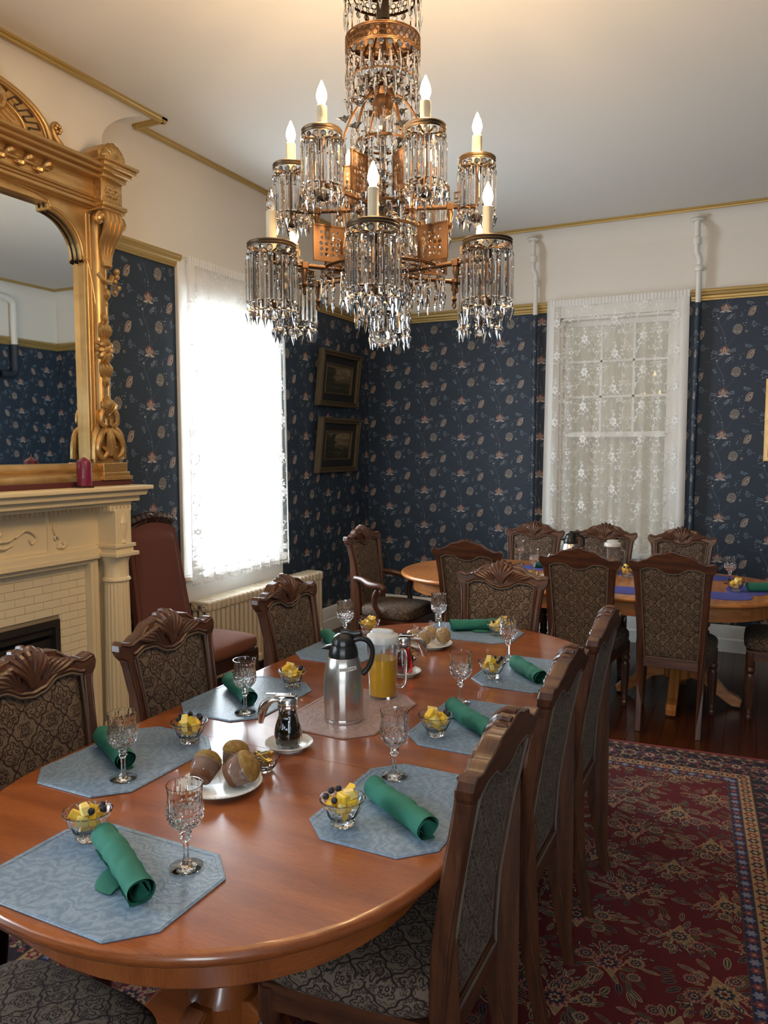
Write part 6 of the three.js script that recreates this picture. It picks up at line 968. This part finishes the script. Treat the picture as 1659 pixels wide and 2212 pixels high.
// ---------------------------------------------------------------- crystal chandelier over the near table
{
  const CX = -1.130, CZ = -2.288, c = thing('chandelier', 'large brass chandelier hung with crystal prisms and candle bulbs over the near table', 'chandelier', [CX, HC, CZ]);
  const h = (y) => y - HC, flat = (g) => { const q = g.index ? g.toNonIndexed() : g; q.computeVertexNormals(); return q; };
  // crystals: long prism bar, octagon bead, spear pendant, star
  const barG = (L, w) => { const p = [[-0.5, -0.22], [-0.22, -0.5], [0.22, -0.5], [0.5, -0.22], [0.5, 0.22], [0.22, 0.5], [-0.22, 0.5], [-0.5, 0.22]].map(([a, b]) => [a * w, b * w * 0.62]); return flat(new THREE.ExtrudeGeometry(shapeOf(p), { depth: L - w * 0.6, bevelEnabled: true, bevelSegments: 1, bevelThickness: w * 0.3, bevelSize: w * 0.16, bevelOffset: -w * 0.16 }).rotateX(Math.PI / 2).translate(0, -w * 0.3, 0)); };
  const beadG = (r) => flat(new THREE.CylinderGeometry(r * 0.62, r, r * 0.35, 8).translate(0, r * 0.175, 0).rotateX(Math.PI / 2)); const beadTwo = (r) => merge([beadG(r), beadG(r).rotateY(Math.PI)]);
  const spearG = (L, w) => { const q = lathe([[0, 0], [w * 0.30, -L * 0.05], [w * 0.22, -L * 0.15], [w * 0.5, -L * 0.55], [w * 0.42, -L * 0.70], [0, -L]], 6).scale(1, 1, 0.7); return flat(q); };
  const bud = (L, w) => flat(lathe([[0, 0], [w * 0.25, -L * 0.04], [w * 0.2, -L * 0.2], [w * 0.5, -L * 0.32], [w * 0.5, -L * 0.42], [0, -L]], 6));
  const starG = (r) => { const L = []; for (let k = 0; k < 8; k++) { const a = (k / 8) * 6.283; L.push(new THREE.ConeGeometry(r * 0.22, r * 0.85, 4).translate(0, r * 0.55, 0).rotateZ(-Math.PI / 2 + 0.25).rotateY(a)); } L.push(new THREE.OctahedronGeometry(r * 0.42)); return flat(merge(L)); };
  const B1 = barG(0.142, 0.0205), B2 = barG(0.122, 0.0165), bead1 = beadTwo(0.0105), bead2 = beadTwo(0.0088), sp1 = bud(0.060, 0.0195), sp2 = bud(0.050, 0.0165), spear = spearG(0.085, 0.0165), spearS = spearG(0.066, 0.014), star = starG(0.030), ballG = flat(new THREE.IcosahedronGeometry(0.028, 2));
  const bulbG = smooth(lathe([[0, 0], [0.008, 0.001], [0.0105, 0.008], [0.0155, 0.022], [0.0158, 0.030], [0.012, 0.046], [0.006, 0.060], [0.0025, 0.069], [0, 0.072]], 20), 1.2);
  // pierced band used on rings and crowns
  const hang = (parent, name, g, R0, y, n, off = 0, mat = M.crystal) => { for (let k = 0; k < n; k++) { const a = ((k + off) / n) * 6.28319, m = mesh(name, g, mat, parent); m.position.set(Math.sin(a) * R0, y, Math.cos(a) * R0); m.rotation.y = a; } };
  const ringG = (r, hh, t) => smooth(lathe([[r - t, 0], [r, 0], [r + t * 0.6, hh * 0.25], [r, hh * 0.5], [r + t * 0.6, hh * 0.8], [r, hh], [r - t, hh], [r - t, 0]], 40), 0.5);
  function cup(arm, r, R0, y, n, bar, bead, spr, barL, lit, candleH) {
    const x = 0, z = R0, hold = (m) => { m.position.x += x; m.position.z += z; return m; };
    hold(mesh('cup_ring', ringG(r, 0.016, 0.004).translate(0, y - 0.012, 0), M.darkBrass, arm));
    const spokes = []; for (let k = 0; k < 4; k++) spokes.push(box(2 * r, 0.003, 0.005).rotateY((k * Math.PI) / 4)); hold(mesh('cup_spokes', merge(spokes).translate(0, y - 0.020, 0), M.brass, arm));
    hold(mesh('candle_stem', smooth(lathe([[0.006, -0.19], [0.014, -0.186], [0.014, -0.172], [0.006, -0.165], [0.006, -0.05], [0.016, -0.04], [0.020, -0.028], [0.010, -0.02], [0, -0.02]], 14), 0.6).translate(0, y, 0), M.brass, arm));
    hold(mesh('candle_sleeve', smooth(lathe([[0, -0.024], [0.0155, -0.024], [0.0155, candleH - 0.002], [0.0135, candleH], [0, candleH]], 20), 0.6).translate(0, y, 0), M.candleSleeve, arm));
    hold(mesh('candle_bulb', bulbG.clone().translate(0, y + candleH, 0), lit ? M.bulb : M.glass, arm));
    for (let k = 0; k < n; k++) { const a = (k / n) * 6.28319, px = Math.sin(a) * r, pz = z + Math.cos(a) * r; for (const [nm, g, yy, mt] of [['octagon_bead', bead, y - 0.024, M.crystal], ['prism_bar', bar, y - 0.036, M.crystal], ['crystal_bud', spr, y - 0.036 - barL - 0.004, M.crystal]]) { const m = mesh(nm, g, mt, arm); m.position.set(px, yy, pz); m.rotation.y = a; } }
    hold(mesh('crystal_ball', ballG.clone().scale(0.72, 0.72, 0.72).translate(0, y - 0.036 - barL - 0.028, 0), M.crystal, arm));
  }
  // pierced plate with leaf cut-outs
  const plateShape = (w, hh) => { const s = shapeOf([[0, 0], [w, 0], [w, hh], [0, hh]]), r = rng(31); const hl = (pts) => s.holes.push(new THREE.Path(pts.map((p) => V2(...p)))); const nx = 4, ny = 5; for (let i = 0; i < nx; i++) for (let j = 0; j < ny; j++) { const cx = w * (0.12 + 0.76 * (i + 0.5 + (r() - 0.5) * 0.22) / nx), cy = hh * (0.1 + 0.8 * (j + 0.5 + (r() - 0.5) * 0.22) / ny), a = w * 0.095, b = hh * 0.082, t = r() * 3; hl([0, 1, 2, 3, 4, 5].map((k) => { const q = -k * 1.047, e = 0.4 + 0.55 * r(); return [cx + Math.cos(q + t) * a * e, cy + Math.sin(q + t) * b * e]; })); } return s; };
  const keyG = (s) => { const p = [[0, 0], [1, 0], [1, 1], [0.3, 1], [0.3, 0.4], [0.65, 0.4]]; const L = []; for (let i = 0; i + 1 < p.length; i++) { const [a, b] = p[i], [d, e] = p[i + 1]; L.push(boxAt(Math.min(a, d) * s - 0.0025, Math.max(a, d) * s + 0.0025, Math.min(b, e) * s - 0.0025, Math.max(b, e) * s + 0.0025, -0.002, 0.002)); } return merge(L); };
  const face = R(26.2);   // chandelier angles are counted from the side that faces the camera
  const arms = (tier, n, a0) => {
    for (let k = 0; k < n; k++) {
      const a = face + a0 + (k / n) * 2 * Math.PI, arm = part(tier ? 'upper_arm' : 'lower_arm', c); arm.rotation.y = a;
      const R0 = tier ? 0.30 : 0.375, y = h(tier ? 2.545 : 2.245), ya = h(tier ? 2.40 : 2.195), w = tier ? 0.075 : 0.10, hh = tier ? 0.115 : 0.105;
      const pl = new THREE.ExtrudeGeometry(plateShape(w, hh), { depth: 0.0022, bevelEnabled: false }).rotateY(-Math.PI / 2);
      mesh('pierced_plate', pl.translate(0, ya + 0.022, tier ? 0.085 : 0.135), M.brass, arm);
      mesh('plate_edge', merge([boxAt(-0.003, 0.003, ya + 0.02, ya + 0.024, tier ? 0.082 : 0.132, (tier ? 0.163 : 0.238)), boxAt(-0.003, 0.003, ya + 0.022 + hh, ya + 0.027 + hh, tier ? 0.082 : 0.132, tier ? 0.163 : 0.238), boxAt(-0.003, 0.003, ya + 0.02, ya + 0.027 + hh, tier ? 0.160 : 0.235, tier ? 0.165 : 0.240), boxAt(-0.003, 0.003, ya + 0.02, ya + 0.027 + hh, tier ? 0.082 : 0.132, tier ? 0.086 : 0.136)]), M.brass, arm);
      mesh('arm_tube', merge([tube([[0, ya, 0.02], [0, ya, R0 * 0.5], [0, ya, R0 - 0.004]], 0.0075, 10, 10), rbox(0.022, 0.022, 0.022, 0.003, 0, ya, R0 * 0.72), tube([[0, ya, R0 - 0.01], [0, ya + 0.004, R0], [0, Math.min(y - 0.05, ya + 0.06), R0]], 0.0065, 10, 8)]), M.brass, arm);
      mesh('greek_key', keyG(0.03).rotateY(-Math.PI / 2).translate(0, ya + 0.014, R0 * 0.74), M.darkBrass, arm);
      mesh('pendant_finial', merge([smooth(lathe([[0, -0.065], [0.006, -0.06], [0.010, -0.05], [0.005, -0.04], [0.007, -0.03], [0.011, -0.018], [0.008, 0]], 12)).translate(0, ya - 0.008, R0 * 0.72), new THREE.TorusGeometry(0.010, 0.003, 6, 14).translate(0, ya - 0.078, R0 * 0.72)]), M.brass, arm);
      const deg = ((a0 + (k / n) * 2 * Math.PI) * 180) / Math.PI, lit = tier || Math.round(((deg % 360) + 360) % 360) !== 296;
      if (tier) cup(arm, 0.0575, R0, y, 16, B2, bead2, sp2, 0.122, true, 0.072); else cup(arm, 0.0725, R0, y, 16, B1, bead1, sp1, 0.142, lit, 0.10);
      if (lit) { const p = new THREE.PointLight(new THREE.Color().setRGB(1, 0.66, 0.34), LAMP); p.position.set(CX + Math.sin(a) * R0, HC + y + (tier ? 0.072 : 0.10) + 0.028, CZ + Math.cos(a) * R0); p.castShadow = true; p.shadow.radius = 0.6; p.name = 'candle_bulb_light'; scene.add(p); }
    }
  };
  arms(1, 6, R(24)); arms(0, 6, R(-4));
  // stem and crowns
  mesh('stem', merge([cyl(0.011, 0.011, 1.46, 14, 0, h(2.02), 0), smooth(lathe([[0.012, 0], [0.022, 0.01], [0.020, 0.06], [0.014, 0.10], [0.012, 0.11]], 18)).translate(0, h(2.97), 0)]), M.darkBrass, c);
  mesh('ceiling_canopy', smooth(lathe([[0, 0], [0.085, 0], [0.08, -0.02], [0.05, -0.04], [0.018, -0.06], [0.011, -0.08]], 28), 0.6), M.darkBrass, c);
  const crown = (y, r, n, tiers, name) => {
    const g = part(name, c);
    mesh('dome', smooth(lathe([[0.012, y + 0.055], [0.030, y + 0.045], [0.055, y + 0.028], [r * 0.9, y + 0.014], [r, y + 0.008]], 40), 0.6), M.brass, g);
    mesh('band', merge([ringG(r, 0.008, 0.003).translate(0, y, 0), ringG(r, 0.008, 0.003).translate(0, y - 0.044, 0)]), M.brass, g);
    const lat = []; for (let k = 0; k < 36; k++) { const a = (k / 36) * 6.28319; lat.push(new THREE.TorusGeometry(0.0085, 0.0016, 5, 12).translate(0, 0, r).rotateY(a).translate(0, y - 0.012, 0), new THREE.TorusGeometry(0.0085, 0.0016, 5, 12).translate(0, 0, r).rotateY(a + 0.087).translate(0, y - 0.027, 0)); }
    mesh('fretwork', merge(lat), M.brass, g);
    hang(g, 'crystal_bead', bead1, r - 0.002, y - 0.054, n, 0.5); hang(g, 'crystal_pendant', spear, r - 0.002, y - 0.066, n, 0.5);
    if (tiers > 1) { mesh('inner_band', ringG(r * 0.97, 0.005, 0.003).translate(0, y - 0.128, 0), M.brass, g); hang(g, 'crystal_bead', bead2, r * 0.97, y - 0.138, n); hang(g, 'crystal_pendant', spearS, r * 0.97, y - 0.148, n); hang(g, 'crystal_pendant', spear, r * 0.6, y - 0.06, 12); for (let k = 0; k < 6; k++) mesh('stay', tube([[0, y, r * 0.35], [0, y - 0.09, r * 0.75], [0, y - 0.13, r * 0.95]], 0.003, 10, 6).rotateY(k * 1.047), M.brass, g); }
  };
  crown(h(2.915), 0.118, 24, 2, 'lower_crown'); crown(h(3.10), 0.123, 24, 1, 'upper_crown');
  // bell-shaped cage under the crown with spiked crystal stars
  { const g = part('scroll_cage', c); for (let k = 0; k < 6; k++) { mesh('scroll_stay', taper([[0, h(2.755), 0.02], [0, h(2.75), 0.05], [0, h(2.715), 0.085], [0, h(2.66), 0.115], [0, h(2.60), 0.135]], () => 0.0042, 18, 8).rotateY(face + R(24) + k * 1.0472), M.brass, g); mesh('scroll_finial', sph(0.010, 0, h(2.768), 0.035, 10, 8).rotateY(face + R(24) + k * 1.0472), M.brass, g); }
    mesh('hub', smooth(lathe([[0.012, 0.09], [0.03, 0.07], [0.024, 0.05], [0.034, 0.03], [0.03, 0], [0.012, -0.02]], 20), 0.6).translate(0, h(2.70), 0), M.brass, g);
    for (let k = 0; k < 6; k++) for (let j = 0; j < 5; j++) { const a = face + R(24) + k * 1.0472, t = j / 4, m = mesh('crystal_star', star, M.crystal, g), rr = lerp(0.045, 0.14, t ** 0.7); m.position.set(Math.sin(a) * rr, h(lerp(2.765, 2.60, t * t)) + 0.014, Math.cos(a) * rr); m.rotation.set(0.6 * t, a, 0); }
    for (let k = 0; k < 6; k++) for (let j = 0; j < 9; j++) { const a = face + R(-6) + k * 1.0472, m = mesh('crystal_star', star, M.crystal, g); m.position.set(Math.sin(a) * 0.062, h(2.60 - j * 0.036), Math.cos(a) * 0.062); m.rotation.y = a + j * 0.4; }
  }
  // inner prisms round the stem, upper and lower frets
  { const g = part('inner_tier', c); const at = (r, y) => mesh('band', ringG(r, 0.008, 0.003).translate(0, h(y), 0), M.brass, g); at(0.085, 2.60); hang(g, 'prism_bar', B2, 0.085, h(2.595), 14); at(0.10, 2.40); hang(g, 'prism_bar', B2, 0.10, h(2.395), 14, 0.5); at(0.12, 2.33); hang(g, 'crystal_bud', sp2, 0.12, h(2.325), 16); at(0.135, 2.20); mesh('fret_ring', merge(Array.from({ length: 40 }, (_, k) => new THREE.TorusGeometry(0.009, 0.0018, 5, 12).translate(0, 0, 0.13).rotateY((k / 40) * 6.283).translate(0, h(2.225), 0))), M.brass, g); hang(g, 'crystal_bead', bead2, 0.085, h(2.47), 12); hang(g, 'crystal_ball', ballG.clone().scale(0.45, 0.45, 0.45), 0.07, h(2.52), 6); hang(g, 'inner_pendant', spearS, 0.055, h(2.70), 12); hang(g, 'inner_pendant', spearS, 0.10, h(2.655), 16); hang(g, 'inner_pendant', spearS, 0.13, h(2.60), 18); hang(g, 'inner_pendant', spear, 0.12, h(2.48), 16); hang(g, 'inner_pendant', spearS, 0.15, h(2.43), 16); hang(g, 'inner_pendant', spear, 0.16, h(2.30), 18); hang(g, 'crystal_ball', ballG.clone().scale(0.45, 0.45, 0.45), 0.09, h(2.28), 6); }
  // drop at the bottom
  { const g = part('bottom_drop', c); const band = (r, y) => mesh('band', ringG(r, 0.009, 0.0035).translate(0, h(y), 0), M.brass, g);
    band(0.20, 2.195); const sp = []; for (let k = 0; k < 6; k++) sp.push(box(0.006, 0.006, 0.40, 0, h(2.198), 0).rotateY(k * 0.5236)); mesh('spokes', merge(sp), M.brass, g);
    hang(g, 'crystal_bead', bead1, 0.20, h(2.182), 30); hang(g, 'crystal_pendant', spear, 0.20, h(2.170), 30);
    hang(g, 'crystal_bead', bead2, 0.135, h(2.175), 20); hang(g, 'crystal_pendant', spear, 0.135, h(2.163), 20);
    band(0.088, 2.125); hang(g, 'crystal_bead', bead1, 0.088, h(2.113), 16); hang(g, 'crystal_pendant', spear, 0.088, h(2.10), 16);
    band(0.042, 2.065); hang(g, 'prism_bar', barG(0.055, 0.014), 0.042, h(2.06), 10); hang(g, 'crystal_bud', bud(0.03, 0.013), 0.042, h(2.003), 10);
    mesh('crystal_ball', flat(new THREE.IcosahedronGeometry(0.034, 2)).translate(0, h(1.993), 0), M.crystal, g); mesh('drop_stem', cyl(0.006, 0.009, 0.20, 10, 0, h(2.02), 0), M.brass, g);
    const hub = smooth(lathe([[0.010, 0.06], [0.028, 0.04], [0.03, 0.01], [0.018, -0.02], [0.009, -0.03]], 18), 0.6).translate(0, h(2.20), 0); mesh('hub', hub, M.brass, g);
  }
}
renderer.render(scene, camera);
